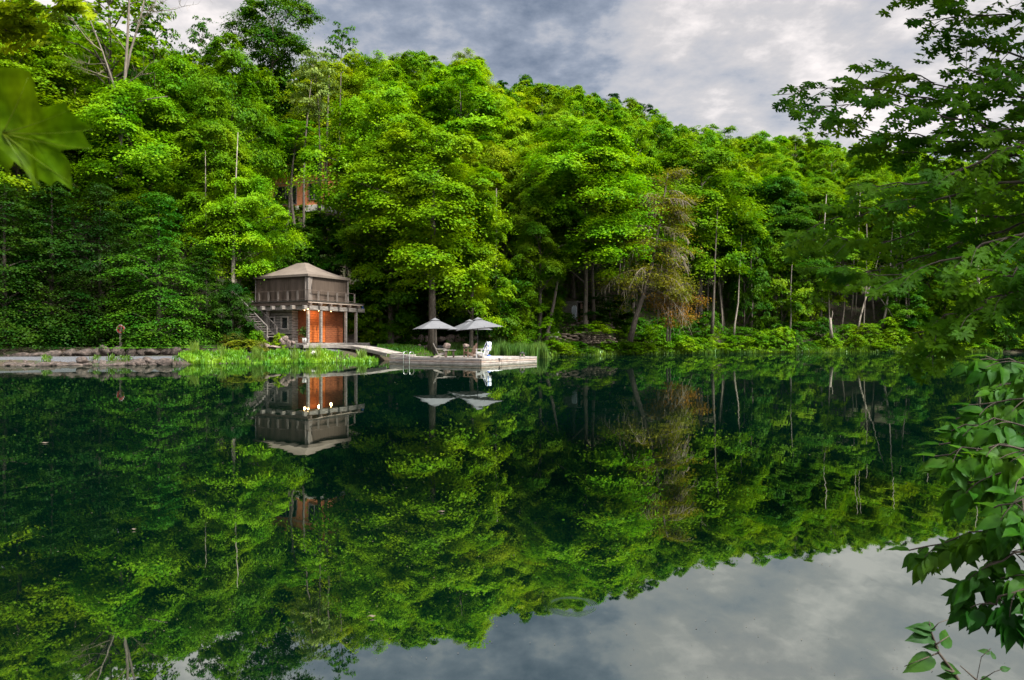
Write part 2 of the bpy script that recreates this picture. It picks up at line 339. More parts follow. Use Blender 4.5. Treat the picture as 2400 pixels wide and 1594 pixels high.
def build_water():
    m, nt, N, L, out = mat_new('lake_water')
    tc = N.new('ShaderNodeTexCoord')
    d = N.new('ShaderNodeBsdfDiffuse'); d.inputs[0].default_value = (.0003, .0042, .0028, 1)
    g = N.new('ShaderNodeBsdfGlossy'); g.inputs['Roughness'].default_value = .012; g.inputs[0].default_value = (.88, .95, .88, 1)
    # calm water: faint long swell plus finer breath of wind
    mp = N.new('ShaderNodeMapping'); mp.inputs['Scale'].default_value = (.9, .35, 1); L.new(tc.outputs['Object'], mp.inputs[0])
    n1 = N.new('ShaderNodeTexNoise'); n1.inputs['Scale'].default_value = 1.6; n1.inputs['Detail'].default_value = 3; L.new(mp.outputs[0], n1.inputs[0])
    b1 = N.new('ShaderNodeBump'); b1.inputs['Strength'].default_value = .55; b1.inputs['Distance'].default_value = .0042; L.new(n1.outputs[0], b1.inputs['Height'])
    mp3 = N.new('ShaderNodeMapping'); mp3.inputs['Scale'].default_value = (.05, .16, 1); L.new(tc.outputs['Object'], mp3.inputs[0])
    n3 = N.new('ShaderNodeTexNoise'); n3.inputs['Scale'].default_value = 1.3; n3.inputs['Detail'].default_value = 4; L.new(mp3.outputs[0], n3.inputs[0])
    pr = N.new('ShaderNodeMapRange'); pr.inputs['From Min'].default_value = .42; pr.inputs['From Max'].default_value = .66; pr.inputs['To Min'].default_value = .35; pr.inputs['To Max'].default_value = 1; L.new(n3.outputs[0], pr.inputs[0]); L.new(pr.outputs[0], b1.inputs['Strength'])
    # rings spreading from one touch on the surface
    sub = N.new('ShaderNodeVectorMath'); sub.operation = 'DISTANCE'; sub.inputs[1].default_value = (.335, 3.80, 0); L.new(tc.outputs['Object'], sub.inputs[0])
    s = N.new('ShaderNodeMath'); s.operation = 'MULTIPLY'; s.inputs[1].default_value = 520; L.new(sub.outputs['Value'], s.inputs[0])
    sn = N.new('ShaderNodeMath'); sn.operation = 'SINE'; L.new(s.outputs[0], sn.inputs[0])
    fr = N.new('ShaderNodeValToRGB'); e = fr.color_ramp.elements; e[0].position = .085; e[0].color = (0, 0, 0, 1); e[1].position = .165; e[1].color = (0, 0, 0, 1)
    q = e.new(.125); q.color = (.8, .8, .8, 1); q = e.new(.145); q.color = (.3, .3, .3, 1)
    L.new(sub.outputs['Value'], fr.inputs[0])
    ml = N.new('ShaderNodeMath'); ml.operation = 'MULTIPLY'; L.new(sn.outputs[0], ml.inputs[0]); L.new(fr.outputs[0], ml.inputs[1])
    b2 = N.new('ShaderNodeBump'); b2.inputs['Strength'].default_value = 1; b2.inputs['Distance'].default_value = .00005
    L.new(ml.outputs[0], b2.inputs['Height']); L.new(b1.outputs[0], b2.inputs['Normal'])
    L.new(b2.outputs[0], g.inputs['Normal'])
    fz = N.new('ShaderNodeFresnel'); fz.inputs['IOR'].default_value = 1.5
    mr = N.new('ShaderNodeMapRange'); mr.inputs['From Min'].default_value = .05; mr.inputs['From Max'].default_value = .9; mr.inputs['To Min'].default_value = .42; mr.inputs['To Max'].default_value = .62
    L.new(fz.outputs[0], mr.inputs[0])
    mx = N.new('ShaderNodeMixShader'); L.new(mr.outputs[0], mx.inputs[0]); L.new(d.outputs[0], mx.inputs[1]); L.new(g.outputs[0], mx.inputs[2])
    L.new(mx.outputs[0], out.inputs[0])
    mb = MB().quad((-900, -60, 0), (900, -60, 0), (900, 110, 0), (-900, 110, 0))
    tag(mb.build('water', m), 'calm dark green lake', None, kind='structure')
build_water()

# gravel path draped along the shore
def path_strip(name, ctrl, width, label):
    pts = []
    for (a, b) in zip(ctrl[:-1], ctrl[1:]):
        n = 14
        for i in range(n):
            t = i / n; pts.append((a[0] + (b[0] - a[0]) * t, a[1] + (b[1] - a[1]) * t, a[2] + (b[2] - a[2]) * t))
    pts.append(ctrl[-1])
    V = []; rows = 8
    for i, p in enumerate(pts):
        q0 = pts[max(i - 1, 0)]; q1 = pts[min(i + 1, len(pts) - 1)]
        t = Vector((q1[0] - q0[0], q1[1] - q0[1])).normalized(); nrm = Vector((-t.y, t.x))
        wd = p[2] * (1 + .08 * math.sin(i * 1.3))
        for k in range(rows):
            s = (k / (rows - 1) - .5) * wd; x = p[0] + nrm.x * s; y = p[1] + nrm.y * s
            V.append((x, y, TZ(x, y) + .035 - (.06 if k in (0, rows - 1) else 0)))
    Fc = [(i * rows + k, i * rows + k + 1, (i + 1) * rows + k + 1, (i + 1) * rows + k) for i in range(len(pts) - 1) for k in range(rows - 1)]
    return tag(link(name, np_mesh(name, np.array(V), np.array(Fc), True), M['gravel']), label, None, kind='structure')
path_strip('path', [(X(-500, 37.5), 37.5, 2.6), (X(0, 40.9), 40.9, 2.9), (X(220, 41.7), 41.7, 2.9), (X(420, 43.0), 43.0, 2.9), (X(560, 46.3), 46.3, 2.4), (X(660, 48.2), 48.2, 2.6), (X(760, 49.4), 49.4, 2.2), (X(835, 52.5), 52.5, 1.8), (X(880, 57), 57, 2.2), (X(1000, 58.6), 58.6, 2.4), (X(1110, 60), 60, 2.2), (X(1200, 62), 62, 2)], 2, 'grey gravel path along the shore')

# ------------------------------------------------------------------ foliage engine
def rot_from_normal(nrm, rng):
    "random frames (n,3,3): columns = side, forward, normal"
    n = nrm / np.linalg.norm(nrm, axis=1, keepdims=True)
    a = rng.normal(size=n.shape); a -= n * (a * n).sum(1, keepdims=True); a /= np.linalg.norm(a, axis=1, keepdims=True) + 1e-9
    b = np.cross(n, a); return np.stack([a, b, n], -1)
def frame_dir(nrm, fwd):
    n = nrm / np.linalg.norm(nrm, axis=1, keepdims=True)
    f = fwd - n * (fwd * n).sum(1, keepdims=True); f /= np.linalg.norm(f, axis=1, keepdims=True) + 1e-9
    return np.stack([np.cross(f, n), f, n], -1)
def scatter(tv, tf, pos, Rm, size):
    tv = np.asarray(tv, float); tf = np.asarray(tf, int); n = len(pos); k = len(tv)
    sz = np.broadcast_to(np.asarray(size, float).reshape(-1, 1, 1), (n, 1, 1)) if np.ndim(size) else size
    V = np.einsum('nij,kj->nki', Rm, tv) * sz + pos[:, None, :]
    Fc = (tf[None] + (np.arange(n) * k)[:, None, None]).reshape(-1, tf.shape[1])
    return V.reshape(-1, 3), Fc
DIAMOND = ([(-.5, .05, 0), (0, -.55, -.06), (.5, .0, 0), (.05, .6, -.1)], [(0, 1, 2, 3)])
def crown_arrays(seed, H, zb, Wd, nspray, nleaf, leaf, kind='maple', spray=1.4, core=.3, thick=.06):
    rng = np.random.default_rng(seed); P = []; Nn = []; centers = []
    ph = rng.uniform(0, 6.28, 6)
    for i in range(nspray):
        t = (i + rng.uniform(0, 1)) / nspray
        if kind == 'maple': t = t ** .85; r = Wd / 2 * math.sin(math.pi * (.15 + .80 * t)) ** .65
        elif kind == 'cone': t = t ** 1.25; r = Wd / 2 * (1.02 - t) ** .75
        elif kind == 'bush': t = t ** .8; r = Wd / 2 * math.sqrt(max(.05, 1 - t * t * .92))
        phi = i * 2.39996 + rng.uniform(-.5, .5)
        lump = 1 + .20 * math.sin(2 * phi + ph[0] + 5 * t) + .15 * math.sin(3 * phi + ph[1] - 9 * t) + .09 * math.sin(7 * t * 3 + ph[2])
        r *= lump
        rho = r * math.sqrt(rng.uniform(core, 1.0))
        c = np.array([rho * math.cos(phi), rho * math.sin(phi), zb + t * (H - zb)])
        out = np.array([math.cos(phi), math.sin(phi), 0])
        a = spray * rng.uniform(.6, 1.25) * (1 if kind != 'cone' else (.55 + .6 * (1 - t)))
        if kind == 'maple': a *= (.7 + .3 * math.sin(math.pi * min(1, t + .15)))
        n = int(nleaf * rng.uniform(.7, 1.3) * (a / spray) ** 1.3)
        rr = a * np.sqrt(rng.uniform(0, 1, n)); th = rng.uniform(0, 2 * math.pi, n)
        lx = rr * np.cos(th) * 1.35; ly = rr * np.sin(th) * .85
        # ragged outline
        keep = rr < a * (.72 + .28 * np.sin(th * 5 + rng.uniform(0, 6)) * np.sin(th * 2 + rng.uniform(0, 6)))
        keep |= rng.uniform(0, 1, n) < .25
        lx, ly, rr = lx[keep], ly[keep], rr[keep]; n = len(lx)
        droop = .62 if thick > .1 and kind == 'maple' else (.34 if kind == 'maple' else (.42 if kind == 'cone' else .5))
        lz = -droop * (rr ** 2) / a * rng.uniform(.7, 1.2) + rng.normal(0, thick * a, n) + (-.12 if kind == 'cone' else .0) * lx
        tan = np.array([-out[1], out[0], 0])
        pos = c + lx[:, None] * out + ly[:, None] * tan + lz[:, None] * np.array([0, 0, 1])
        nr = np.array([0, 0, 1.0]) + out * .35 + (lx[:, None] * out + ly[:, None] * tan) / a * .35 + rng.normal(0, .42, (n, 3))
        P.append(pos); Nn.append(nr); centers.append(c)
    P = np.concatenate(P); Nn = np.concatenate(Nn)
    P[:, 2] = np.maximum(P[:, 2], .05)
    Rm = rot_from_normal(Nn, rng); sz = leaf * rng.uniform(.65, 1.35, len(P))
    return P, Rm, sz, centers
def lobed_arrays(seed, H, zb, Wd, nlobe, nsp, nleaf, leaf, lobe=2.0, flat=.62, top=.9):
    "crown of big rounded lobes, each built from leafy sprays over its upper side"
    rng = np.random.default_rng(seed); P = []; Nn = []; centers = []; ph = rng.uniform(0, 6.28, 4)
    for i in range(nlobe):
        t = ((i + rng.uniform(.1, .9)) / nlobe) ** .9; r = Wd / 2 * math.sin(math.pi * (.17 + .70 * t)) ** .6
        phi = i * 2.39996 + rng.uniform(-.6, .6); r *= 1 + .28 * math.sin(2 * phi + ph[0] + 4 * t) + .18 * math.sin(3 * phi + ph[1] - 6 * t)
        LR = lobe * rng.uniform(.5, 1.45) * (1 - .2 * t); fl = flat * rng.uniform(.6, 1.25); tilt = rng.normal(0, .22, 2); rho = max(0, r - LR * .75) * math.sqrt(rng.uniform(.35, 1))
        c = np.array([rho * math.cos(phi), rho * math.sin(phi), zb + LR * flat * .5 + t * (H - zb - LR * flat * 1.35)])
        outv = np.array([math.cos(phi), math.sin(phi), 0.]); centers.append(c)
        for k in range(nsp):
            u = rng.normal(size=3); u += outv * .55; u[2] = abs(u[2]) * 1.0 - .30; u /= np.linalg.norm(u)
            rr = LR * rng.uniform(.78, 1.08); sc = c + u * np.array([rr, rr, rr * fl]); sc[2] += rr * (u[0] * tilt[0] + u[1] * tilt[1]) + rng.normal(0, .12)
            a = LR * rng.uniform(.28, .48); n = int(nleaf * rng.uniform(.7, 1.3)); q = rng.normal(size=(n, 3)) * np.array([a * .62, a * .62, a * .20])
            rad2 = (q[:, 0] ** 2 + q[:, 1] ** 2) / a
            q[:, 2] -= rad2 * .26; q += (q[:, 0:1] * u[0] + q[:, 1:2] * u[1]) * np.array([0, 0, rng.uniform(-.35, .15)])
            P.append(sc + q); Nn.append(np.array([0, 0, .8]) + u * .75 + rng.normal(0, .32, (n, 3)))
    P = np.concatenate(P); Nn = np.concatenate(Nn); P[:, 2] = np.maximum(P[:, 2], .05)
    return P, rot_from_normal(Nn, rng), leaf * rng.uniform(.6, 1.35, len(P)), centers
def trunk_mb(seed, H, r0, centers, nlimb, bend=.35, limb_r=.09):
    rng = random.Random(seed); mb = MB(); pts = []; rad = []
    n = 9; ax, ay = rng.uniform(-1, 1), rng.uniform(-1, 1)
    for i in range(n):
        t = i / (n - 1); z = t * H * .9
        pts.append(Vector((bend * ax * math.sin(t * 3.0) * 1.2 + rng.uniform(-.04, .04), bend * ay * math.sin(t * 2.4), z)))
        rad.append(r0 * (1.35 if i == 0 else 1.0) * (1 - t) ** .75 + .02)
    mb.tube(pts, rad, 9)
    cs = list(centers); rng.shuffle(cs)
    for c in cs[:nlimb]:
        c = Vector(c); d = math.hypot(c.x, c.y); zs = max(H * .08, c.z - d * rng.uniform(.45, .8)); t = min(.97, zs / (H * .9)); k = t * (n - 1); i = int(min(k, n - 2))
        s = pts[i].lerp(pts[i + 1], k - i); rs = max(.025, min(limb_r, (rad[i] * .55)))
        mid = s.lerp(c, .5) + Vector((0, 0, .12 * d))
        mb.tube([s, s.lerp(mid, .55), mid, mid.lerp(c, .6), c], [rs, rs * .8, rs * .6, rs * .4, .012], 5, cap=False)
    return mb
PROTO = {}
def make_proto(key, seed, H, cb, Wd, nspray, nleaf, leaf, kind, spray, r0, nlimb, bend=.3, core=.3, thick=.06):
    P, Rm, sz, cen = crown_arrays(seed, H, H * cb, Wd, nspray, nleaf, leaf, kind, spray, core, thick)
    V, Fc = scatter(*DIAMOND, P, Rm, sz)
    cm = np_mesh('crown_' + key, V, Fc); cm.materials.append(M['leaf'])
    tm = trunk_mb(seed + 7, H, r0, cen, nlimb, bend).mesh('trunk_' + key, True); tm.materials.append(M['bark'])
    PROTO[key] = (H, Wd, cm, tm)
def make_lobed(key, seed, H, cb, Wd, nlobe, nsp, nleaf, leaf, lobe, r0, nlimb, bend=.3, flat=.62):
    P, Rm, sz, cen = lobed_arrays(seed, H, H * cb, Wd, nlobe, nsp, nleaf, leaf, lobe, flat)
    V, Fc = scatter(*DIAMOND, P, Rm, sz)
    cm = np_mesh('crown_' + key, V, Fc); cm.materials.append(M['leaf'])
    tm = trunk_mb(seed + 7, H, r0, cen, nlimb, bend).mesh('trunk_' + key, True); tm.materials.append(M['bark'])
    PROTO[key] = (H, Wd, cm, tm)
make_lobed('m0', 1, 20, .26, 9.5, 34, 15, 130, .165, 2.1, .24, 22)
make_lobed('m1', 2, 20, .30, 9.5, 31, 16, 130, .165, 2.25, .22, 22)
make_lobed('m2', 3, 20, .22, 9.5, 38, 14, 125, .16, 1.9, .24, 22)
make_lobed('m3', 4, 20, .33, 9.5, 30, 16, 130, .165, 2.2, .20, 22)
make_lobed('h0', 5, 20, .44, 8.5, 22, 15, 95, .21, 1.9, .15, 16, .6)
make_lobed('h1', 6, 20, .40, 8.5, 24, 15, 95, .21, 1.9, .14, 16, .8)
make_lobed('r0', 21, 20, .25, 10, 36, 13, 85, .215, 1.9, .22, 16, .3, .75)
make_lobed('r1', 22, 20, .25, 10, 32, 14, 88, .215, 2.1, .22, 16, .3, .75)
make_lobed('r2', 23, 20, .3, 9.5, 40, 12, 80, .21, 1.7, .2, 16, .3, .72)
make_proto('o0', 7, 20, .35, 8.5, 62, 200, .25, 'maple', 1.5, .22, 30)      # open, airy crown
make_proto('p0', 16, 20, .76, 4.5, 34, 200, .2, 'maple', 1.1, .16, 14, .6)   # small high crown
make_proto('k0', 8, 16, .02, 8.0, 100, 560, .135, 'cone', 2.1, .2, 30, .1, .12)
make_proto('k1', 9, 16, .02, 8.0, 95, 580, .135, 'cone', 2.2, .2, 30, .1, .12)
make_lobed('s0', 10, 7, .06, 6.2, 26, 12, 70, .15, 1.15, .08, 16, .2, .55)
make_lobed('s1', 11, 7, .08, 6.2, 28, 12, 66, .145, 1.05, .08, 16, .2, .55)
make_proto('b0', 12, 2, .05, 3.0, 42, 110, .12, 'bush', .5, .03, 14, .05, .15)
make_proto('b1', 13, 2, .05, 3.0, 40, 120, .115, 'bush', .55, .03, 14, .05, .15)
make_proto('b2', 14, 2, .05, 3.0, 46, 100, .13, 'bush', .45, .03, 14, .05, .15)

C = dict(bright=(.118, .245, .002), lime=(.165, .268, .002), mid=(.080, .185, .001), deep=(.032, .108, .002), dark=(.014, .048, .003),
         hem=(.018, .060, .003), hemlight=(.04, .120, .006), blue=(.02, .06, .022), olive=(.085, .105, .012), pale=(.12, .19, .04), gold=(.13, .17, .006))
RN = random.Random(77)
def jit(c, a=.14):
    k = 1 + RN.uniform(-a, a); return (c[0] * k * (1 + RN.uniform(-a, a)), c[1] * k, c[2] * (1 + RN.uniform(-a, a)), 1)
TREES = []          # (name, px, D, ...) kept to word the labels afterwards
def tree(key, px, D, ytop, wpx, col, name='maple_tree', label=None, cat='tree', group=None, zoff=0, trunk=True, sy=None, thick=None):
    Hp, Wp, cm, tm = PROTO[key]; x = X(px, D); zg = TZ(x, D) - .1 + zoff
    zt = CZ + (797 - ytop) / F * D; H = max(1.0, zt - zg); s = wpx / F * D / Wp
    e = empty(name, (x, D, zg), RN.uniform(0, 6.28), label, cat, group)
    e.scale = (s, s * RN.uniform(.92, 1.08) if sy is None else sy, H / Hp)
    c = bpy.data.objects.new('crown', cm); COL.objects.link(c); c.parent = e; c.color = jit(C[col] if isinstance(col, str) else col)
    if trunk:
        t = bpy.data.objects.new('trunk', tm); COL.objects.link(t); t.parent = e
        if thick: t.scale = (thick, thick, 1)
    return e
# ------------------------------------------------------------------ trees told apart in the photo
def T(*a, **k): return tree(*a, **k)
# dark hemlocks at the left, branches down to the ground
T('k0', 15, 45.5, 430, 250, 'hem', 'hemlock_tree', 'dark green hemlock at the left edge of the photo, above the path boulders')
T('k1', 120, 47.5, 395, 260, 'dark', 'hemlock_tree', 'dark hemlock just right of the big near maple leaf, reaching the ground')
T('k0', 235, 48.5, 430, 210, 'dark', 'hemlock_tree', 'almost black hemlock standing behind the red life ring')
T('k1', 372, 47, 452, 235, 'hemlight', 'hemlock_tree', 'paler grey-green layered hemlock between the life ring and the tent pavilion')
T('k0', 480, 49.5, 570, 170, 'hem', 'hemlock_tree', 'low dark hemlock filling the gap left of the pavilion stairs')
T('s0', 545, 48.9, 655, 90, 'hem', 'young_tree', 'leafy sapling hanging over the pavilion stairs')
T('s1', 583, 53.5, 615, 60, 'mid', 'young_tree', 'small green sapling touching the left corner of the tent roof')
T('k1', 300, 52, 470, 220, 'dark', 'hemlock_tree', 'dark hemlock behind the paler layered one')
T('k0', 60, 53, 470, 240, 'dark', 'hemlock_tree', 'dark hemlock in the shade below the big near maple leaf')
T('k1', -110, 47, 380, 260, 'dark', 'hemlock_tree', 'dark hemlock cut off by the left edge of the photo')
T('s1', 303, 45.0, 770, 30, 'hem', 'young_tree', 'small hemlock spray half covering the red life ring')
# broadleaf row above them
T('m0', 30, 57, 90, 330, 'bright', label='tall bright maple rising behind the big near leaf at upper left')
T('m2', 175, 60, 150, 260, 'mid', label='green maple between the big near leaf and the bare pale tree')
T('m1', 330, 57, 190, 270, 'bright', label='yellow-green maple right behind the bare pale trunk')
T('m3', 440, 60, 135, 230, 'bright', label='bright maple under the patch of sky at upper left')
T('p0', 662, 77, 348, 85, 'bright', label='small high crown over the left half of the timber house')
T('p0', 704, 76, 285, 120, 'mid', label='high leafy crown hanging over the roof of the timber house')
T('m0', 548, 60, 100, 205, 'mid', label='big round maple in front of the tall dark tree, left of the timber house')
T('m3', 500, 54, 280, 230, 'mid', label='green maple left of the timber house with its trunk showing below')
T('m1', 560, 52.5, 385, 190, 'bright', label='lower yellow-green maple above the tent pavilion, pale trunk below', thick=1.3)
T('k1', 640, 58, 470, 130, 'deep', 'hemlock_tree', 'deep green conifer directly behind the tent roof')
T('s0', 715, 79, 482, 120, 'mid', 'young_tree', 'leafy young tree hiding the base of the timber house')
T('s1', 650, 78, 462, 90, 'mid', 'young_tree', 'leafy young tree at the left end of the timber house')
T('h0', 745, 60, 500, 130, 'deep', label='shaded green tree behind the right half of the tent roof')
T('m2', 640, 88, -8, 215, 'deep', 'dark_tree', label='tall dark tree standing above all others against the sky at upper left')
T('o0', 800, 92, 60, 110, 'deep', 'dark_tree', label='dark airy tree on the skyline just right of the tallest one')
T('o0', 470, 95, 40, 95, 'deep', 'dark_tree', label='thin airy tree alone in the gap of sky at upper left')
T('p0', 735, 62, 118, 95, 'pale', 'pale_tree', label='pale grey-green slender tree above the right end of the timber house')
T('o0', 250, 62, -80, 300, 'mid', 'airy_tree', label='tall airy tree behind the bare pale branches at the top left')
T('o0', 360, 64, 20, 150, 'deep', 'airy_tree', label='airy dark-leaved tree right of the bare pale branches')
# middle
T('m1', 885, 61, 205, 250, 'bright', label='tall bright maple whose top bulges out right of the timber house')
T('m3', 915, 58, 330, 230, 'mid', label='green maple above the boulders, grey trunk showing below its crown', thick=1.5)
T('m0', 1014, 55, 285, 290, 'bright', label='large yellow-green maple whose trunk stands behind the left umbrella', thick=1.25)
T('m2', 1105, 57.5, 420, 170, 'bright', label='drooping bright maple above the right umbrella')
T('r0', 1075, 78, 168, 260, 'bright', label='wide bright maple halfway up the slope above the umbrellas')
T('m3', 1265, 64, 430, 130, 'mid', label='slim maple left of the robe hut, brown trunk bare to mid height', thick=1.5)
T('m1', 1372, 66.5, 292, 300, 'bright', label='large sunlit maple right above the robe hut', thick=.75)
T('h0', 1392, 68.5, 345, 230, 'bright', label='leaning maple close behind the robe hut')
T('r1', 1330, 84, 285, 250, 'lime', label='yellow-green maple behind the large one above the robe hut')
T('m0', 1640, 80, 330, 240, 'mid', label='broad green maple right of the dying conifer')
T('s0', 888, 58.5, 640, 150, 'mid', 'young_tree', 'bushy young maple against the right side of the tent pavilion')
T('s1', 925, 60, 560, 200, 'deep', 'young_tree', 'shaded young tree above the large round boulder')
T('s0', 1085, 61.5, 640, 190, 'dark', 'young_tree', 'dark leafy young tree right behind the umbrellas')
T('s1', 1010, 62.5, 560, 190, 'dark', 'young_tree', 'dark young tree behind the trunk at the left umbrella')
T('s0', 1170, 63.5, 610, 170, 'deep', 'young_tree', 'deep green young tree above the cattails')
T('k0', 1222, 64, 600, 95, 'mid', 'young_fir', 'slender light green young fir left of the robe hut')
T('s1', 1270, 65, 690, 105, 'mid', 'young_tree', 'leafy sapling over the stone wall left of the robe hut')
T('s0', 1298, 68.6, 668, 55, 'deep', 'young_tree', 'leafy sapling against the left wall of the robe hut')
T('s1', 1430, 70, 690, 140, 'dark', 'young_tree', 'dark shrubby tree right of the robe hut')
T('s0', 800, 60, 560, 200, 'deep', 'young_tree', 'shaded young maple above the right end of the pavilion')
T('s1', 690, 59.5, 545, 180, 'deep', 'young_tree', 'shaded young tree peeking over the tent roof')
# right
for px, D, yt, wpx, col, lb in (
    (1745, 82, 520, 120, 'deep', 'shaded small maple between the dying conifer and the pale snag'),
    (1830, 84, 580, 130, 'mid', 'small layered maple left of the broken pale snag'),
    (1900, 86, 600, 100, 'mid', 'small light green tree just above the broken pale snag')):
    T('s1', px, D, yt, wpx, col, 'young_tree', lb)

# ------------------------------------------------------------------ the wooded hillside
KEEP = [(640, 340, 785, 500, 83), (605, 600, 845, 800, 58), (425, 0, 520, 125, 300), (1322, 700, 1388, 760, 70)]
COLN = [(-9999, 'at the left edge'), (150, 'behind the bare pale tree'), (360, 'left of the timber house'), (600, 'above the timber house'), (770, 'right of the timber house'), (930, 'above the left umbrella'),
        (1090, 'above the right umbrella'), (1230, 'left of the robe hut'), (1330, 'above the robe hut'), (1450, 'above the dying conifer'), (1620, 'right of the dying conifer'), (1770, 'left of the pale snag'),
        (1890, 'above the pale snag'), (2020, 'above the leaning dead stems'), (2180, 'behind the overhanging maple'), (2320, 'at the right edge')]
ROWN = ['at slope foot', 'low on slope', 'halfway up slope', 'high on slope', 'on skyline']
CN = dict(bright='bright green', lime='yellow-green', mid='mid-green', deep='deep green', dark='dark green', olive='olive green', blue='dark bluish')
ORD = ['leftmost', 'second', 'third', 'fourth', 'fifth', 'sixth', 'seventh', 'eighth', 'ninth', 'tenth', 'eleventh', 'twelfth', 'thirteenth', 'fourteenth', 'fifteenth', 'sixteenth', 'seventeenth', 'eighteenth', 'nineteenth', 'twentieth']
def hill():
    rng = random.Random(5); placed = []; cells = {}
    def put(px, D, col, key, Ht, wpx, frac):
        x = X(px, D); zg = TZ(x, D); zt = zg + Ht; yt = 797 - (zt - CZ) / D * F
        ysk = interp(px, SKYY)
        if yt < ysk - 6: yt = ysk - 6 + rng.uniform(0, 25)
        yb = 797 - (zg + Ht * .3 - CZ) / D * F
        for a, b, c, d, dm in KEEP:
            if D < dm and px + wpx * .42 > a and px - wpx * .42 < c and yt < d and yb > b: return
        e = tree(key, px, D, yt, wpx, col, 'hillside_tree')
        row = min(4, int(frac * 4.6)); ci = max(i for i, c_ in enumerate(COLN) if px >= c_[0])
        cells.setdefault((row, ci, CN[col]), []).append((px, e))
    k = 0
    for r_ in range(13):
        fr = (r_ + .35) / 12.4
        px = -90 + (r_ % 2) * 55
        while px < 2500:
            s0 = interp(px, SLOPE0) + 2; rd = interp(px, RIDGE)
            D = s0 + (rd - s0) * min(1.03, fr) + rng.uniform(-1.4, 1.4)
            wm = rng.uniform(7.0, 10.5); wpx = wm / D * F
            front = px > 1500 and fr < .3
            if px < 1450 and D < 68: px += wpx * .8; continue          # hand-placed there
            u = rng.random()
            if fr > .9 and 1280 < px < 1580: col = 'blue' if u < .7 else 'deep'  # slight haze over this stretch of ridge is painted into the crown colour
            elif fr > .93: col = 'deep' if u < .25 else 'mid'
            else: col = 'bright' if u < .55 else ('lime' if u < .70 else ('mid' if u < .95 else 'deep'))
            if front: col = ['mid', 'deep', 'mid', 'bright'][rng.randrange(4)]
            key = rng.choice(['r0', 'r1', 'r2', 'r0', 'r1', 'm1'] if fr > .2 else ['m0', 'm1', 'm2', 'm3']) if not front else rng.choice(['h0', 'h1'])
            if fr > .9 and u < .4: key = 'o0' if rng.random() < .6 else key
            Ht = rng.uniform(16, 22) if not front else rng.uniform(13, 18)
            put(px + rng.uniform(-15, 15), D, col, key, Ht, wpx, fr); k += 1
            px += wpx * rng.uniform(.72, 1.0) * (1.25 if r_ in (2, 4, 6, 8) else 1.05)
    for (row, ci, cn), lst in cells.items():
        lst.sort(key=lambda q: q[0]); art = 'tree'
        for i, (px, e) in enumerate(lst):
            base = f'{cn} {art} {ROWN[row]}, {COLN[ci][1]}'
            if len(lst) > 1: base += f', {ORD[i]} of {len(lst) if len(lst) > 9 else ["", "", "two", "three", "four", "five", "six", "seven", "eight", "nine"][len(lst)]}'
            tag(e, base, 'tree', 'trees covering the hillside')
    print('hill trees', sum(len(l) for l in cells.values()))
hill()

# ------------------------------------------------------------------ bare and leaning trees
def stems(name, label, paths, mat, group=None, cat='tree', nseg=None):
    e = empty(name, W(*paths[0][0][:3]), 0, label, cat, group); base = e.location
    mb = MB()
    for pts, r0, r1 in [(p[0:-2], p[-2], p[-1]) for p in paths]:
        P = [W(*q) - base for q in pts]
        mb.tube(P, list(np.linspace(r0, r1, len(P))), 8)
    mb.build('trunk', mat, e, True); return e, base
def twig_fan(mb, a, d, L_, n, rng, r0=.02, droop=.2, depth=2):
    "recursive bare twigs"
    a = Vector(a); d = Vector(d).normalized(); pts = [a]; p = a.copy(); dd = d.copy(); st = 5
    for i in range(st):
        dd = (dd + Vector((rng.uniform(-.22, .22), rng.uniform(-.22, .22), rng.uniform(-.15, .15) - droop * .35))).normalized(); p = p + dd * L_ / st; pts.append(p.copy())
    mb.tube(pts, list(np.linspace(r0, r0 * .25, len(pts))), 4, cap=False)
    if depth:
        for i in range(n):
            k = rng.randrange(1, st + 1); q = pts[k]
            nd = (dd + Vector((rng.uniform(-.9, .9), rng.uniform(-.9, .9), rng.uniform(-.6, .5)))).normalized()
            twig_fan(mb, q, nd, L_ * rng.uniform(.35, .6), n, rng, r0 * .5, droop, depth - 1)
def bare_tree():
    e, b = stems('bare_tree', 'bare pale-barked tree with leafless branches rising into the sky at upper left',
        [((283, 420, 55), (283, 335, 55), (292, 200, 55), (299, 90, 55), (303, 0, 55), (306, -90, 55), .17, .05), ((284, 262, 55), (262, 185, 54.5), (240, 120, 54.2), (212, 50, 54), (190, -30, 54), .09, .03),
         ((292, 190, 55), (306, 120, 55.5), (330, 40, 56), (350, -60, 56), .11, .04), ((290, 268, 55), (318, 240, 54.4), (352, 232, 54), (392, 226, 53.6), .08, .03)], M['bark_mid'])
    rng = random.Random(3); mb = MB()
    for q, d in (((300, 60, 55), (1, 0, .45)), ((303, 10, 55), (1, .2, .2)), ((240, 120, 54), (-1, 0, .8)), ((262, 185, 54.5), (-1, -.3, .4)), ((212, 50, 54), (-.7, 0, 1)),
                 ((320, 70, 55.6), (.8, 0, .9)), ((340, 0, 56), (1, 0, .35)), ((296, 120, 55), (-.6, -.4, 1)), ((290, 200, 55), (1, -.2, .6)), ((250, 150, 54.3), (-1, .1, 0)), ((345, -20, 56), (1, 0, .1)), ((335, 25, 56), (1, 0, .0))):
        twig_fan(mb, W(*q) - b, d, rng.uniform(2.4, 3.8), 5, rng, .045, -.1, 2)
    mb.build('bare_branches', M['dead_twig'], e)
bare_tree()
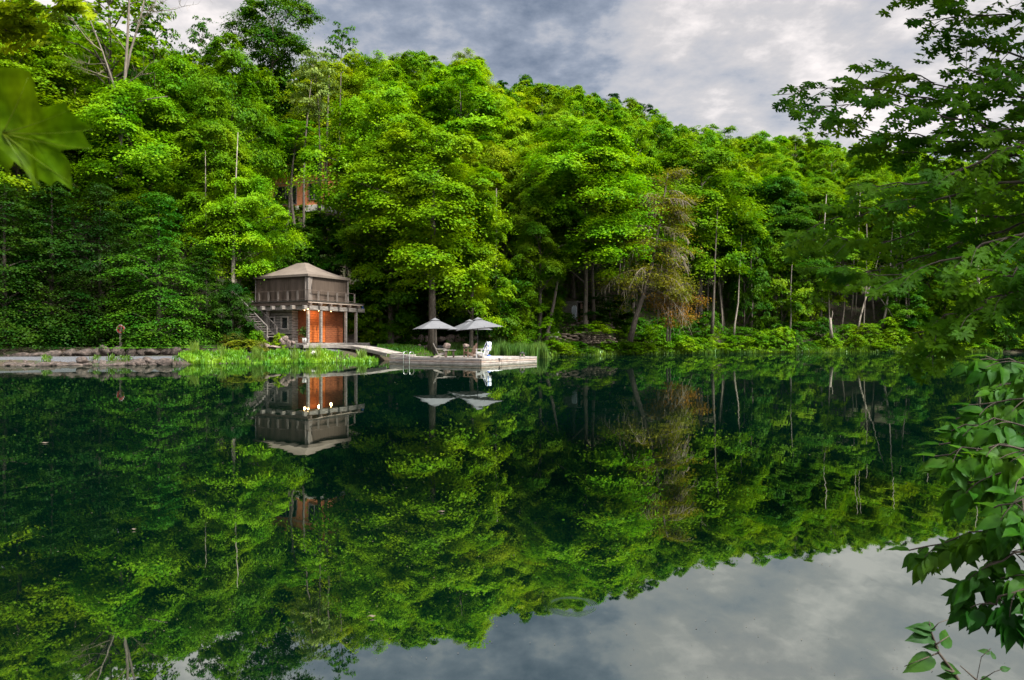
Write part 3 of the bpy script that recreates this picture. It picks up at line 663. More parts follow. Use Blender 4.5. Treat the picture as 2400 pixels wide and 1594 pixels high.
def dying_conifer():
    e, b = stems('dying_conifer', 'leaning dying conifer with drooping grey twigs and yellowing needles at the shore',
        [((1476, 800, 66.2), (1490, 745, 66.2), (1508, 690, 66.2), (1530, 610, 66.2), (1550, 500, 66.2), (1566, 405, 66.2), .30, .05)], M['bark'])
    rng = random.Random(21); tw = MB(); nr = np.random.default_rng(4); P = []; Q = []
    for i in range(64):
        t = rng.random() ** .9; y = 410 + t * 290; px = 1566 - (y - 405) * .19; sgn = 1 if rng.random() < .68 else -1
        a = W(px, y, 66.2) - b; L_ = rng.uniform(2.0, 4.2) * (.45 + .75 * t); d = Vector((sgn * rng.uniform(.5, 1), rng.uniform(-.9, .6), rng.uniform(-.1, .6))).normalized()
        pts = [a]; p = a.copy()
        for s in range(7):
            d = (d + Vector((0, 0, -.05 - .17 * t))).normalized(); p = p + d * L_ / 6; pts.append(p.copy())
        tw.tube(pts, list(np.linspace(.055, .02, len(pts))), 4, cap=False)
        for s in range(24):
            q = pts[rng.randrange(2, 8)]
            d2 = (d + Vector((rng.uniform(-.7, .7), rng.uniform(-.7, .7), rng.uniform(-.9, -.1)))).normalized(); l2 = rng.uniform(.4, 1.2)
            r_ = q + d2 * l2 * .5 + Vector((0, 0, -.05)); tw.tube([q, r_, r_ + (d2 + Vector((0, 0, -.6))).normalized() * l2 * .5], [.022, .017, .01], 3, cap=False)
        if rng.random() < .85:
            which = P if not (t > .93 and sgn > 0) else Q
            for s in range(7):
                q = pts[rng.randrange(2, 8)]; n = 60
                which.append(np.array(q) + nr.normal(0, 1, (n, 3)) * np.array([.6, .45, .2]) + np.array([0, 0, -.05]))
    for q in ((1600, 690), (1618, 697), (1632, 700), (1645, 708), (1640, 716), (1612, 712), (1655, 704)):
        Q.append(np.array(W(q[0], q[1], 67.6) - b) + nr.normal(0, 1, (60, 3)) * np.array([.42, .3, .16]))
    tw.tube([W(1535, 640, 66.2) - b, W(1570, 672, 68.4) - b, W(1610, 690, 68) - b, W(1650, 706, 67.6) - b], [.06, .04, .03, .015], 5)
    for k in range(36):           # the hanging grey skirts
        cx, cy = rng.choice([(1500, 650), (1560, 660), (1548, 630), (1600, 720)]); q = W(cx + rng.uniform(-18, 18), cy + rng.uniform(-18, 18), 65.8 + rng.uniform(-.8, .8)) - b
        d2 = Vector((rng.uniform(-.5, .7), rng.uniform(-.4, .4), -1)).normalized(); l2 = rng.uniform(1.2, 2.8)
        tw.tube([q, q + d2 * l2 * .5, q + d2 * l2 + Vector((rng.uniform(-.2, .2), 0, 0))], [.03, .022, .01], 3, cap=False)
    tw.build('bare_branches', M['dead_twig'], e)
    for nm, A, col, lb in (('crown', P, (.145, .165, .014, 1), 'yellow-green needles left on the branches'), ('dead_foliage', Q, (.19, .115, .018, 1), 'orange-brown dead foliage')):
        A = np.concatenate(A); V, Fc = scatter(*DIAMOND, A, rot_from_normal(nr.normal(0, .5, A.shape) + np.array([0, 0, 1]), nr), .15 * nr.uniform(.6, 1.3, len(A)))
        o = link(nm, np_mesh(nm, V, Fc), M['leaf'], e); o.color = col; o['label'] = lb
dying_conifer()
for lb, path, mt in (
    ('pair-forming pale dead trunk under the dying conifer, left one', ((1563, 800, 68.2), (1566, 740, 68.2), (1566, 690, 68.2), (1564, 640, 68.2), .11, .05), 'bark_pale'),
    ('pair-forming pale dead trunk under the dying conifer, right one', ((1569, 800, 68.4), (1573, 740, 68.4), (1575, 690, 68.4), (1577, 620, 68.4), .10, .05), 'bark_pale'),
    ('straight grey-green trunk right of the dying conifer', ((1668, 782, 76), (1671, 740, 76), (1673, 690, 76), (1676, 600, 76), .22, .14), 'bark'),
    ('slim pale trunk curving up from the shore in the gap of shade', ((1719, 800, 78.5), (1722, 760, 78.5), (1730, 710, 78.5), (1733, 640, 79), .14, .08), 'bark_pale'),
    ('thin pale trunk close left of the slim curving one', ((1716, 740, 86), (1719, 700, 86), (1722, 640, 86), (1723, 580, 86), .11, .07), 'bark_pale'),
    ('thin pale trunk rising behind the small layered maple', ((1851, 790, 82), (1854, 740, 82), (1853, 690, 82), (1855, 640, 82), .12, .07), 'bark_pale'),
    ('grey trunk left of the broken snag', ((1923, 755, 86), (1926, 700, 86), (1926, 640, 86), (1930, 560, 86), .17, .09), 'bark_pale'),
    ('left of two close thin trunks in the dark hollow', ((1995, 742, 90), (1999, 700, 90), (2000, 650, 90), (2003, 560, 90), .11, .07), 'bark_pale'),
    ('right of two close thin trunks in the dark hollow', ((2005, 738, 90), (2007, 700, 90), (2010, 650, 90), (2012, 560, 90), .09, .06), 'bark_pale'),
    ('long pale dead stem leaning to the right over the bank', ((2009, 784, 84), (2016, 745, 84.5), (2027, 705, 85), (2047, 650, 86), (2060, 600, 86), .13, .06), 'bark_pale'),
    ('pale trunk right of the long leaning stem', ((2068, 766, 85), (2076, 730, 85), (2082, 690, 85), (2086, 640, 85), (2090, 560, 85), .15, .08), 'bark_pale'),
    ('short thin trunk at the right of the hollow', ((2102, 750, 88), (2107, 720, 88), (2110, 690, 88), (2112, 640, 88), .08, .05), 'bark_pale'),
    ('thin fallen pole propped across the hollow', ((2100, 756, 84.5), (2082, 725, 85), (2064, 700, 85.5), .07, .04), 'bark_pale'),
    ('thin pale trunk far back in the dark hollow', ((1964, 715, 93), (1968, 680, 93), (1969, 640, 93), (1969, 590, 93), .11, .08), 'bark_pale'),
    ('tall pale trunk at right seen through the overhanging maple', ((2296, 800, 82), (2295, 700, 82), (2290, 600, 82), (2288, 520, 82), .2, .1), 'bark_pale'),
    ('grey trunk seen above the stairs between the hemlocks', ((545, 725, 51), (546, 660, 51), (547, 600, 51), (549, 540, 51), (552, 440, 51), .20, .05), 'bark_pale'),
    ('slimmer grey trunk left of the one above the stairs', ((488, 695, 51.5), (488, 620, 51.5), (484, 560, 51.5), (482, 470, 51.5), .14, .04), 'bark_pale'),
    ('grey trunk crossing in front of the timber house', ((711, 700, 74), (712, 560, 74), (712, 450, 74), (714, 350, 74), (722, 260, 74), .19, .10), 'bark'),
    ('thin dark trunk at the right wall of the timber house', ((746, 520, 78), (746, 430, 78), (747, 350, 78), (748, 290, 78), .12, .09), 'bark_dark'),
    ('brown trunk close right of the timber house', ((766, 560, 77), (764, 470, 77), (765, 400, 77), (767, 300, 77), .25, .18), 'bark_dark'),
    ('dark straight trunk further right of the timber house', ((792, 560, 82), (793, 470, 82), (795, 400, 82), (796, 300, 82), .2, .15), 'bark_dark'),
    ('pale brown trunk standing above the right end of the pavilion', ((808, 775, 66), (811, 660, 66), (817, 550, 66), (820, 510, 66), (822, 450, 66), .17, .08), 'bark_mid'),
    ('slim trunk in the dark gap left of the robe hut maple, left one', ((1190, 590, 78), (1193, 540, 78), (1194, 490, 78), (1195, 420, 78), .13, .1), 'bark_pale'),
    ('slim trunk in the dark gap left of the robe hut maple, right one', ((1213, 610, 76), (1215, 550, 76), (1216, 490, 76), (1218, 420, 76), .12, .09), 'bark_pale')):
    a, b_ = path[-4], path[-3]; k_ = 1.3 if 'fallen' not in lb and 'pole' not in lb else .1
    tip = (b_[0] + (b_[0] - a[0]) * k_ + 2, b_[1] + (b_[1] - a[1]) * k_, b_[2]); path = tuple(path[:-2]) + (tip, path[-2], path[-1] * .35)
    stems('tree_trunk', lb, [path], M[mt], 'bare trunks among the trees')
def slim():
    rng = random.Random(91); xs = sorted([1102, 1128, 1160, 1205, 1238, 1298, 1418, 1440, 1462, 1600, 1628, 1652, 1695, 1762, 1790, 1822, 1880, 1905, 1948, 2022, 2050, 2130, 2150, 2178])
    for i, px in enumerate(xs):
        D = interp(px, SLOPE0) + rng.uniform(1, 7); z = TZ(X(px, D), D); yb = 797 - (z - .2 - CZ) / D * F; k = rng.uniform(-.10, .10); H = rng.uniform(9, 14); yt = yb - H / D * F
        n = 5; pts = [(px + k * (yb - (yb + (yt - yb) * j / n)) + rng.uniform(-2, 2), yb + (yt - yb) * j / n, D) for j in range(n + 1)]
        half = i % 12; side = 'left half' if i < 12 else 'right half'
        stems('tree_trunk', f'slim shaded trunk under the hillside canopy, {side} of the bank, {ORD[half]}' + ('' if half == 0 else ' from left'), [tuple(pts) + (rng.uniform(.09, .17), .04)], M[rng.choice(['bark', 'bark_mid', 'bark_mid'])], 'slim trunks in the shade under the canopy')
slim()
def snag():
    e, b = stems('broken_snag', 'short broken pale snag standing in the bushes at the shore', [((1949, 792, 80.5), (1947, 770, 80.5), (1946, 745, 80.5), .22, .13)], M['bark_pale'])
    MB().tube([(.0, 0, 2.2), (.12, 0, 2.9), (.1, 0, 3.2)], [.1, .06, .01], 6).build('splinter', M['bark_pale'], e, True)
snag()

for i, (px, D, h, wm, col) in enumerate(((2130, 85, 7, 6, 'deep'), (2215, 86, 9, 7, 'mid'), (2290, 84, 8, 7, 'bright'), (2370, 85, 9, 7, 'mid'), (2440, 83, 8, 7, 'mid'), (2170, 92, 9, 7, 'mid'), (2250, 93, 10, 8, 'deep'), (2340, 93, 10, 8, 'bright'))):
    z = TZ(X(px, D), D); T('s0' if i % 2 else 's1', px, D, 797 - (z + h - CZ) / D * F, wm / D * F, col, 'young_tree', f'{CN[col]} young tree on far right bank, ' + ('front' if i < 5 else 'back') + f' row, {ORD[i if i < 5 else i - 5]}' + (' from the left' if (i if i < 5 else i - 5) else ''), group='young trees on the far bank at right')

# ------------------------------------------------------------------ shrubs along the right shore and elsewhere
def bushes():
    rng = random.Random(8); lst = []
    px = 1292
    while px < 2500:
        s = interp(px, SHORE)
        lst.append((px, s + rng.uniform(.2, 2.4), (rng.choice([.6, 1.0, 1.5, 2.1, 2.9]) * rng.uniform(.8, 1.15) if px > 1450 else rng.uniform(.7, 1.2)), rng.uniform(2.4, 4), rng.choice(['mid', 'deep', 'deep', 'mid', 'bright', 'mid']), 0)); px += rng.uniform(24, 38)
    px = 1440
    while px < 2500:
        s = interp(px, SHORE)
        lst.append((px, s + rng.uniform(3, 5), rng.uniform(1.6, 3.2), rng.uniform(3, 5), rng.choice(['deep', 'mid', 'deep', 'bright']), 1)); px += rng.uniform(48, 75)
    lst.sort()
    rows = {0: [l for l in lst if l[5] == 0], 1: [l for l in lst if l[5] == 1]}
    place = lambda p: ('below the robe hut' if p < 1440 else 'around the dying conifer' if p < 1660 else 'left of the pale snag' if p < 1930 else 'below the leaning dead stems' if p < 2130 else 'behind the overhanging maple')
    for r_, ls in rows.items():
        cnt = {}
        for l in ls:
            pl = place(l[0]); cnt[pl] = cnt.get(pl, 0) + 1; i = cnt[pl] - 1
            px, D, h, wd, col, _ = l; x = X(px, D); z = TZ(x, D); yt = 797 - (z + h - CZ) / D * F
            lab = f'{CN[col]} shrub {"overhanging the waterline" if r_ == 0 else "in second row behind waterline"} {pl}, {ORD[i]} from left'
            if i == 0: lab = lab.replace('leftmost from left', 'leftmost')
            tree(rng.choice(['b0', 'b1', 'b2']), px, D, yt, wd / D * F, col, 'shrub', lab, 'shrub', 'shrubs along the right shore')
    for px, D, h, wd, col, lab in (
        (575, 47.8, .8, 2.6, 'gold', 'low yellow-green cushion shrub on the boulders left of the stairs'),
        (545, 48.6, 1.0, 2.0, 'olive', 'olive shrub left of the yellow cushion shrub'),
        (600, 49.3, 1.5, 1.5, 'mid', 'green shrub at the foot of the pavilion stairs'),
        (655, 50.0, 1.3, 1.1, 'mid', 'small shrub between the stairs and the pavilion wall'),
        (612, 47.2, .8, 1.0, 'olive', 'wispy olive grass clump before the stair foot'),
        (880, 59.5, 2.2, 4, 'mid', 'light green shrub above the dry-stone pile right of the pavilion'),
        (1345, 66.1, .9, 1.2, 'olive', 'silvery olive shrub between the stone terraces'),
        (1361, 67.6, .5, .6, 'deep', 'small tuft at the foot of the hut trunk'),
        (1400, 67.6, 1.2, 2.4, 'mid', 'round shrub on the terrace right of the robe hut'),
        (1296, 68.3, 1.2, 1.6, 'dark', 'dark fern-like shrub below the left wall of the hut'),
        (1330, 68.3, .5, 1.2, 'deep', 'low shrub under the hanging robes'),
        (962, 60.5, 1.6, 3.4, 'deep', 'dark shrub above the large round boulder'),
        (1075, 62.2, 1.8, 3.2, 'dark', 'dark shrub under the rear umbrella'),
        (1200, 63.8, 1.4, 3, 'olive', 'low olive shrub behind the cattails')):
        x = X(px, D); z = TZ(x, D); tree('b1', px, D, 797 - (z + h - CZ) / D * F, wd / D * F, col, 'shrub', lab, 'shrub')
bushes()
# ------------------------------------------------------------------ marsh plants, grass, undergrowth (stuff)
def blades(name, label, spots, hrange, wd, col, seed, bend=.25, mat='blade', kind='stuff'):
    rng = np.random.default_rng(seed); P = np.array(spots); n = len(P)
    h = rng.uniform(*hrange, n) * (.82 + .22 * np.sin(P[:, 0] * 2.1) * np.sin(P[:, 1] * 1.3 + 1)) * (1 if name != 'iris_bed' else .72 + .5 * np.abs(np.sin(P[:, 0] * 3.7) * np.sin(P[:, 0] * 1.31 + P[:, 1] * 2.3))) * (1 if name != 'cattails' else np.clip(.62 + (P[:, 0] + 4.2) * .12, .5, 1) * np.clip((3.25 - P[:, 0]) / .5, .35, 1)); th = rng.uniform(0, 6.28, n); bd = rng.uniform(0, bend, n) * h; tw = rng.uniform(0, 6.28, n)
    dx = np.cos(th) * bd; dy = np.sin(th) * bd; sx = np.cos(tw) * wd / 2; sy = np.sin(tw) * wd / 2
    V = np.zeros((n, 5, 3))
    V[:, 0] = P - np.stack([sx, sy, 0 * sx], -1) * .7; V[:, 1] = P + np.stack([sx, sy, 0 * sx], -1) * .7
    mid = P + np.stack([dx * .3, dy * .3, h * .6], -1)
    V[:, 2] = mid + np.stack([sx, sy, 0 * sx], -1); V[:, 3] = mid - np.stack([sx, sy, 0 * sx], -1)
    V[:, 4] = P + np.stack([dx, dy, h * (1 - .3 * bend)], -1)
    b = (np.arange(n) * 5)[:, None]
    Fc = np.concatenate([b + np.array([[0, 1, 2]]), b + np.array([[0, 2, 3]]), b + np.array([[3, 2, 4]])])
    o = link(name, np_mesh(name, V.reshape(-1, 3), Fc), M[mat]); o.color = (*col, 1)
    return tag(o, label, 'plants', kind=kind)
def spots(n, f, seed):
    rng = np.random.default_rng(seed); out = []
    while len(out) < n:
        q = f(rng)
        if q is not None: out.append(q)
    return out
def bed(rng):
    px = rng.uniform(418, 892); t = (px - 418) / 474
    front = 41.8 + 4.0 * t + .5 * math.sin(px * .05); back = front + 2.6 + 1.2 * math.sin(t * 3.1)
    D = front + (back - front) * rng.uniform(0, 1)
    k = math.sin(px * .045) * math.sin(px * .017 + 1) ; 
    if rng.uniform(0, 1) > .8 + .7 * k or (abs(px - 688 - 6 * math.sin(D * 3)) < 9 and rng.uniform(0, 1) < .85): return None
    if px > 860 + 30 * rng.uniform(0, 1) ** .5 or px < 418 + 12 * rng.uniform(0, 1): return None
    return (X(px, D), D, max(-.05, TZ(X(px, D), D)))
blades('iris_bed', 'bed of bright light green strap-leaved plants in the shallow water before the pavilion', spots(8500, bed, 1), (.18, .56), .065, (.125, .28, .012), 2, .5)
def cat_(rng):
    px = rng.uniform(1045, 1296); D = rng.uniform(52.5, 60.5)
    if px < 1110 and rng.uniform(0, 1) < .45: return None
    if D < 55 + .6 * math.sin(px * .06) + .4 * math.sin(px * .21) or px > 1290 - 10 * (D - 56) * rng.uniform(0, .5): return None
    return (X(px, D), D, max(-.05, TZ(X(px, D), D)))
def tall(rng):
    px = rng.choice([598, 612, 690, 722, 745, 852, 846, 520, 455]) + rng.normal(0, 4.5); t = (px - 418) / 474; D = 43.6 + 4 * t + rng.normal(0, .5)
    return (X(px, D), D, max(-.05, TZ(X(px, D), D)))
blades('tall_sedge', 'taller thin olive sedge clumps standing up among the light green plants', spots(900, tall, 21), (.6, 1.35), .03, (.12, .20, .02), 22, .35)
blades('cattails', 'dense stand of tall blue-green cattails behind the floating dock', spots(8000, cat_, 3), (.9, 1.65), .045, (.07, .15, .02), 4, .14)
def grass(rng):
    px = rng.uniform(885, 1075); D = rng.uniform(49.6, 55.5)
    if D < interp(px, [(885, 50), (1000, 51), (1080, 53)]): return None
    return (X(px, D), D, max(-.05, TZ(X(px, D), D)))
blades('shore_grass', 'green shore grass between the boardwalk and the boulders', spots(4000, grass, 5), (.1, .38), .045, (.07, .20, .006), 6, .4)
def shoregrass(rng):
    px = rng.uniform(1290, 2350); s = interp(px, SHORE); D = s + rng.uniform(-.5, 2.2) 
    return (X(px, D), D, max(-.04, TZ(X(px, D), D)))
blades('bank_grass', 'fresh green grass and sedge fringing the right shore', spots(16000, shoregrass, 7), (.3, .95), .07, (.10, .21, .012), 8, .6)
def leftgrass(rng):
    px = rng.choice([225, 265, 290, 300, 415, 610, 108, 500]) + rng.normal(0, 6); D = interp(px, SHORE) + rng.uniform(.3, 1.2)
    return (X(px, D), D, TZ(X(px, D), D))
blades('stone_grass', 'little grass tufts between the left shore stones', spots(700, leftgrass, 9), (.15, .4), .04, (.07, .14, .012), 10, .6)
def undergrowth():
    rng = np.random.default_rng(12); P = []
    while len(P) < 46000:
        px = rng.uniform(560, 2400, 4000); s0 = interp(px, SLOPE0); s = interp(px, SHORE); D = np.maximum(s + 1.0, s0 - 3) + rng.uniform(0, 1, 4000) ** 1.5 * 24
        x = (px - 1200) / F * D; z = terrain(x, D)
        k = np.sin(x * .55 + 1.0) * np.sin(D * .45) + .4 * np.sin(x * 1.7 + D); ok = (k + rng.uniform(-.5, .5, 4000) > -.25) & ~((px > 600) & (px < 850) & (D < 58)) & ~((px > 1940) & (px < 2110) & (D > 84) & (rng.uniform(0, 1, 4000) < .8))
        h = rng.uniform(.05, 1.0, 4000) * (.5 + .5 * np.sin(x * .9) ** 2)
        P += list(np.stack([x, D, z + h], -1)[ok])
    P = np.array(P); V, Fc = scatter(*DIAMOND, P, rot_from_normal(rng.normal(0, .45, P.shape) + np.array([0, -.25, 1]), rng), .2 * rng.uniform(.6, 1.4, len(P)))
    o = link('undergrowth', np_mesh('undergrowth', V, Fc), M['leaf']); o.color = (.05, .12, .01, 1)
    tag(o, 'leafy ferns and seedlings covering the forest floor', 'plants', kind='stuff')
undergrowth()
def floaters():
    rng = np.random.default_rng(31); P = []
    for i in range(520):
        py = 860 + 730 * rng.uniform(0, 1) ** 1.1; px = rng.uniform(0, 2400); D = F * CZ / (py - 797); P.append((X(px, D), D, .004, D))
    P = np.array(P); sz = np.clip(P[:, 3] * .0011 * rng.uniform(.5, 2.2, len(P)), .003, .045)
    V, Fc = scatter(*DIAMOND, P[:, :3], rot_from_normal(rng.normal(0, .05, (len(P), 3)) + np.array([0, 0, 1]), rng), sz)
    m = surf('floating_specks', [(.3, (.02, .018, .012)), (.7, (.12, .10, .07))], 3, .9, 0)
    tag(link('floating_specks', np_mesh('floating_specks', V, Fc), m), 'tiny leaf bits and seeds floating all over the lake', 'debris', kind='stuff')
floaters()
def float_leaf(px, py, size, label):
    D = F * CZ / (py - 797); x = X(px, D)
    v = [(-.5, 0, .004), (-.2, .14, .012), (.15, .1, .006), (.5, .02, .012), (.2, -.12, .006), (-.15, -.1, .012), (0, 0, .016)]
    mb = MB().add([(a * size, b_ * size, c_) for a, b_, c_ in v], [(6, 1, 0), (6, 2, 1), (6, 3, 2), (6, 4, 3), (6, 5, 4), (6, 0, 5)])
    o = mb.build('floating_leaf', M['stone_flat']); o.location = (x, D, 0); tag(o, label, 'leaf', 'pale leaves floating on the lake')
float_leaf(870, 1448, .05, 'pale dry leaf floating near the bottom of the photo, left of the ripple rings')
float_leaf(1034, 1201, .07, 'pale leaf floating in the middle of the dark water')
float_leaf(312, 1243, .05, 'pale leaf floating at lower left')
float_leaf(103, 1039, .14, 'pale leaf floating near the left shore')

# ------------------------------------------------------------------ boulders and walls
def rock_mesh(seed, sub=3, rough=.3, flat_=.0):
    import bmesh
    bm = bmesh.new(); bmesh.ops.create_icosphere(bm, subdivisions=sub, radius=1)
    off = Vector((seed * 7.3, seed * 1.7, seed * 3.1))
    rng = random.Random(seed); planes = [(Vector((rng.gauss(0, 1), rng.gauss(0, 1), rng.gauss(0, .7))).normalized(), rng.uniform(.55, .82)) for _ in range(12)]
    for v in bm.verts:
        c = v.co.normalized(); r = 1.0
        for n, d in planes:
            q = c.dot(n)
            if q > 0: r = min(r, d / max(q, .05))
        r *= 1 + rough * .35 * noise.noise(c * 1.6 + off) + rough * .2 * noise.noise(c * 5 + off)
        v.co = c * r
    me = bpy.data.meshes.new('boulder'); bm.to_mesh(me); bm.free(); me.polygons.foreach_set('use_smooth', [True] * len(me.polygons)); me.update()
    return me
ROCKS = [rock_mesh(i + 1) for i in range(9)]
for r_ in ROCKS: r_.materials.append(M['stone'])
ROCKS2 = [r_.copy() for r_ in ROCKS]
for r_ in ROCKS2: r_.materials.clear(); r_.materials.append(M['stone_pink'])
def sunk():
    rng = random.Random(44); xs = [-20, 8, 34, 52, 78, 96, 122, 150, 172, 204, 222, 246, 268, 284, 312, 336, 362, 386, 402]
    for i, px in enumerate(xs):
        D = interp(px, SHORE) + rng.choice([-.5, -.1, .3, .8]) + rng.uniform(-.15, .15); yb = 797 + CZ / D * F; h = rng.uniform(5, 13); n = i % 10
        boulder(px + rng.uniform(-5, 5), rng.uniform(6, 15), yb - h, yb + 3, D, f'half-sunk dark stone off the left bank, {"left" if i < 10 else "right"} part, {ORD[n]}' + ('' if n == 0 else ' from left'), 'half-sunk stones off the left bank')
def cobbles():
    rng = np.random.default_rng(17); base = rock_mesh(77, 1, .3); tv = [tuple(v.co) for v in base.vertices]; tf = [tuple(p.vertices) for p in base.polygons]; P = []
    for i in range(600):
        px = rng.uniform(-150, 640); D = interp(px, SHORE) + rng.uniform(-.25, .6); x = X(px, D); P.append((x, D, max(-.03, TZ(x, D))))
    for i in range(250):
        px = rng.uniform(-150, 470); D = 42.6 + px * .0044 + rng.uniform(.5, 1.3); x = X(px, D); P.append((x, D, TZ(x, D) + .02))
    P = np.array(P); n = rng.normal(0, .25, P.shape) + np.array([0, 0, 1]); V, Fc = scatter(tv, tf, P, rot_from_normal(n, rng), rng.uniform(.02, .1, len(P)))
    tag(link('shore_cobbles', np_mesh('shore_cobbles', V, Fc, True), M['stone']), 'small grey cobbles scattered along the left shore', 'stones', kind='stuff')
cobbles()
PALE = rock_mesh(30); PALE.materials.append(M['stone_pale'])
def boulder(px, hw, yt, yb, D, label, group, me=None):
    yb = yb + (4 if 'waterline' in label else 0); i = RN.randrange(9); me = me or (ROCKS2 if 'umbrellas' in label or 'dock' in label or 'pavilion' in label else ROCKS)[i]; yt -= 5 if 'left path' in label else 0; hw *= 1.12 if 'left path' in label else 1; o = bpy.data.objects.new('boulder', me); COL.objects.link(o)
    k = D / F; hgt = (yb - yt) * k
    o.location = (X(px, D), D, CZ - ((yt + yb) / 2 - 797) * k - .04); o.scale = (hw * k * 1.18, max(hw * k * .95, .2), hgt / 2 * 1.28); o.rotation_euler = (0, 0, RN.choice([0, math.pi]) + RN.uniform(-.25, .25))
    tag(o, label, 'boulder', group); return o
r4 = lambda x, y: (x / 3.69, 700 + y / 3.69); r1 = lambda x, y: (540 + x / 6.03, 590 + y / 6.03); r2 = lambda x, y: (840 + x / 5.13, 700 + y / 5.13)
def rock_row(items, fn, sc, Dfn, what, group):
    items = sorted(items)
    for i, (xc, hw, yt, yb) in enumerate(items):
        px, y1 = fn(xc, yt); _, y2 = fn(xc, yb); n = ORD[i] + ('' if i == 0 else ' from the left')
        boulder(px, hw / sc, y1, y2, Dfn(px), what.format(n), group)
sunk()
rock_row([(-60, 50, 505, 545), (45, 45, 500, 535), (190, 75, 482, 522), (330, 72, 472, 518), (470, 68, 465, 512), (595, 45, 450, 510), (715, 72, 450, 505), (825, 46, 440, 503), (915, 50, 420, 502), (1025, 58, 435, 500), (1135, 46, 440, 500), (1228, 45, 445, 497), (1330, 60, 445, 495), (1432, 40, 440, 490), (1520, 46, 440, 490), (1640, 70, 445, 485)],
    r4, 3.69, lambda p: 42.9 + p * .0044, 'brown-grey boulder in the row behind the left path, {}', 'boulders lining the left path')
rock_row([(70, 75, 552, 580), (235, 85, 550, 582), (395, 75, 545, 582), (525, 60, 548, 582), (710, 105, 550, 588), (712, 58, 505, 560), (900, 55, 535, 585), (1010, 60, 545, 585), (1175, 65, 515, 575), (1295, 60, 500, 570), (1430, 75, 512, 570), (1550, 28, 530, 580)],
    r4, 3.69, lambda p: 38.8 + p * .0052 + .45 * math.sin(p * .11), 'low grey stone at the left waterline, {}', 'stones at the left waterline')
rock_row([(90, 105, 1340, 1420), (250, 62, 1325, 1400), (430, 42, 1288, 1385), (510, 50, 1283, 1372), (640, 95, 1318, 1368), (780, 46, 1185, 1255), (720, 30, 1215, 1270), (752, 42, 1240, 1312), (825, 42, 1230, 1335), (885, 35, 1250, 1312)],
    r1, 6.03, lambda p: 48.2, 'reddish-grey boulder below the pavilion stairs, {}', 'boulders below the pavilion stairs')
rock_row([(185, 45, 480, 545), (285, 50, 440, 500), (298, 58, 488, 548), (450, 84, 418, 548), (570, 46, 450, 548), (655, 48, 440, 542), (750, 52, 435, 538), (825, 34, 440, 520), (1000, 68, 440, 520), (1110, 58, 430, 522), (1200, 54, 430, 510), (1283, 48, 440, 508), (1380, 52, 445, 512)],
    r2, 5.13, lambda p: 60.2, 'large pinkish-grey boulder in the row behind the umbrellas, {}', 'boulders in the row behind the umbrellas')
rock_row([(400, 40, 560, 600), (520, 40, 560, 612), (630, 48, 560, 622), (730, 42, 550, 628), (820, 42, 550, 612), (1060, 52, 535, 602), (1290, 38, 540, 592), (900, 30, 575, 612)],
    r2, 5.13, lambda p: 55.6, 'smaller tan boulder in the grass by the dock, {}', 'boulders in the grass by the dock')
boulder(736, 10, 820, 836, 46.9, 'bright white rounded rock among the light green marsh plants', None, PALE)
boulder(748, 7, 823, 834, 47.0, 'smaller white rock right beside the bright rounded one', None, PALE)
boulder(649, 4, 826, 834, 46.6, 'small white stone at the left in the marsh plants', None, PALE)

STONE_T = None
def stone_wall(label, pa, pb, courses, depth, seed, hgt, step=(.25, .6)):
    "dry-stone wall between two ground points: stacked flat stones"
    rng = random.Random(seed); mb = MB(); a = Vector(pa); b = Vector(pb); L_ = (b - a).length; t = (b - a).normalized(); n = Vector((-t.y, t.x, 0)).normalized()
    base = ROCKS[2]; co = [v.co.copy() for v in rock_mesh(50 + seed, 2, .3).vertices]; fc = [tuple(p.vertices) for p in rock_mesh(50 + seed, 2, .3).polygons]
    z = 0
    while z < hgt:
        ch = rng.uniform(.12, .26); s = rng.uniform(-.2, 0)
        while s < L_:
            wd = rng.uniform(*step)
            if z < hgt * (.75 + .3 * math.sin(s * 1.1 + seed)):
                c = a + t * (s + wd / 2) + Vector((0, 0, z + ch / 2)) + n * (rng.uniform(-.06, .06) + z * .12)
                M3 = Matrix.Rotation(math.atan2(t.y, t.x) + rng.uniform(-.12, .12), 3, 'Z')
                mb.add([c + M3 @ Vector((v.x * wd * .62, v.y * depth * .6, v.z * ch * .68)) for v in co], fc)
            s += wd
        z += ch
    o = mb.build('stone_wall', M['stone_flat'], None, True); tag(o, label, 'stone wall'); return o
def wp(px, D, dz=0): x = X(px, D); return (x, D, TZ(x, D) + dz)
stone_wall('rubble stone wall right beside the pavilion, left of the big boulders', (X(836, 59.2), 59.2, .9), (X(888, 60.2), 60.2, .95), 6, .5, 1, 1.1)
stone_wall('low pale stone wall behind the cattails', (X(1122, 62), 62, 1.0), (X(1196, 63), 63, 1.0), 5, .5, 2, .85)
stone_wall('low pale rubble pile left of the trunk by the cattails', (X(1240, 64.2), 64.2, .9), (X(1277, 64.8), 64.8, .9), 5, .6, 3, 1.0)
stone_wall('upper stone terrace wall under the robe hut', (X(1290, 67.7), 67.7, 2.3), (X(1362, 67.8), 67.8, 2.3), 5, .5, 4, 1.0, (.4, 1.0))
stone_wall('stone wall right of the hut trunk with pale cap stones', (X(1368, 67.9), 67.9, 2.5), (X(1432, 68.3), 68.3, 2.6), 5, .5, 5, .9)
stone_wall('lower stone terrace wall of long brown slabs', (X(1300, 66.1), 66.1, 1.1), (X(1368, 66.3), 66.3, 1.2), 5, .6, 6, 1.0, (.5, 1.3))
stone_wall('lower stone wall right of the long brown slabs', (X(1366, 66.0), 66.0, 1.1), (X(1440, 67.2), 67.2, 1.2), 5, .5, 7, 1.1)
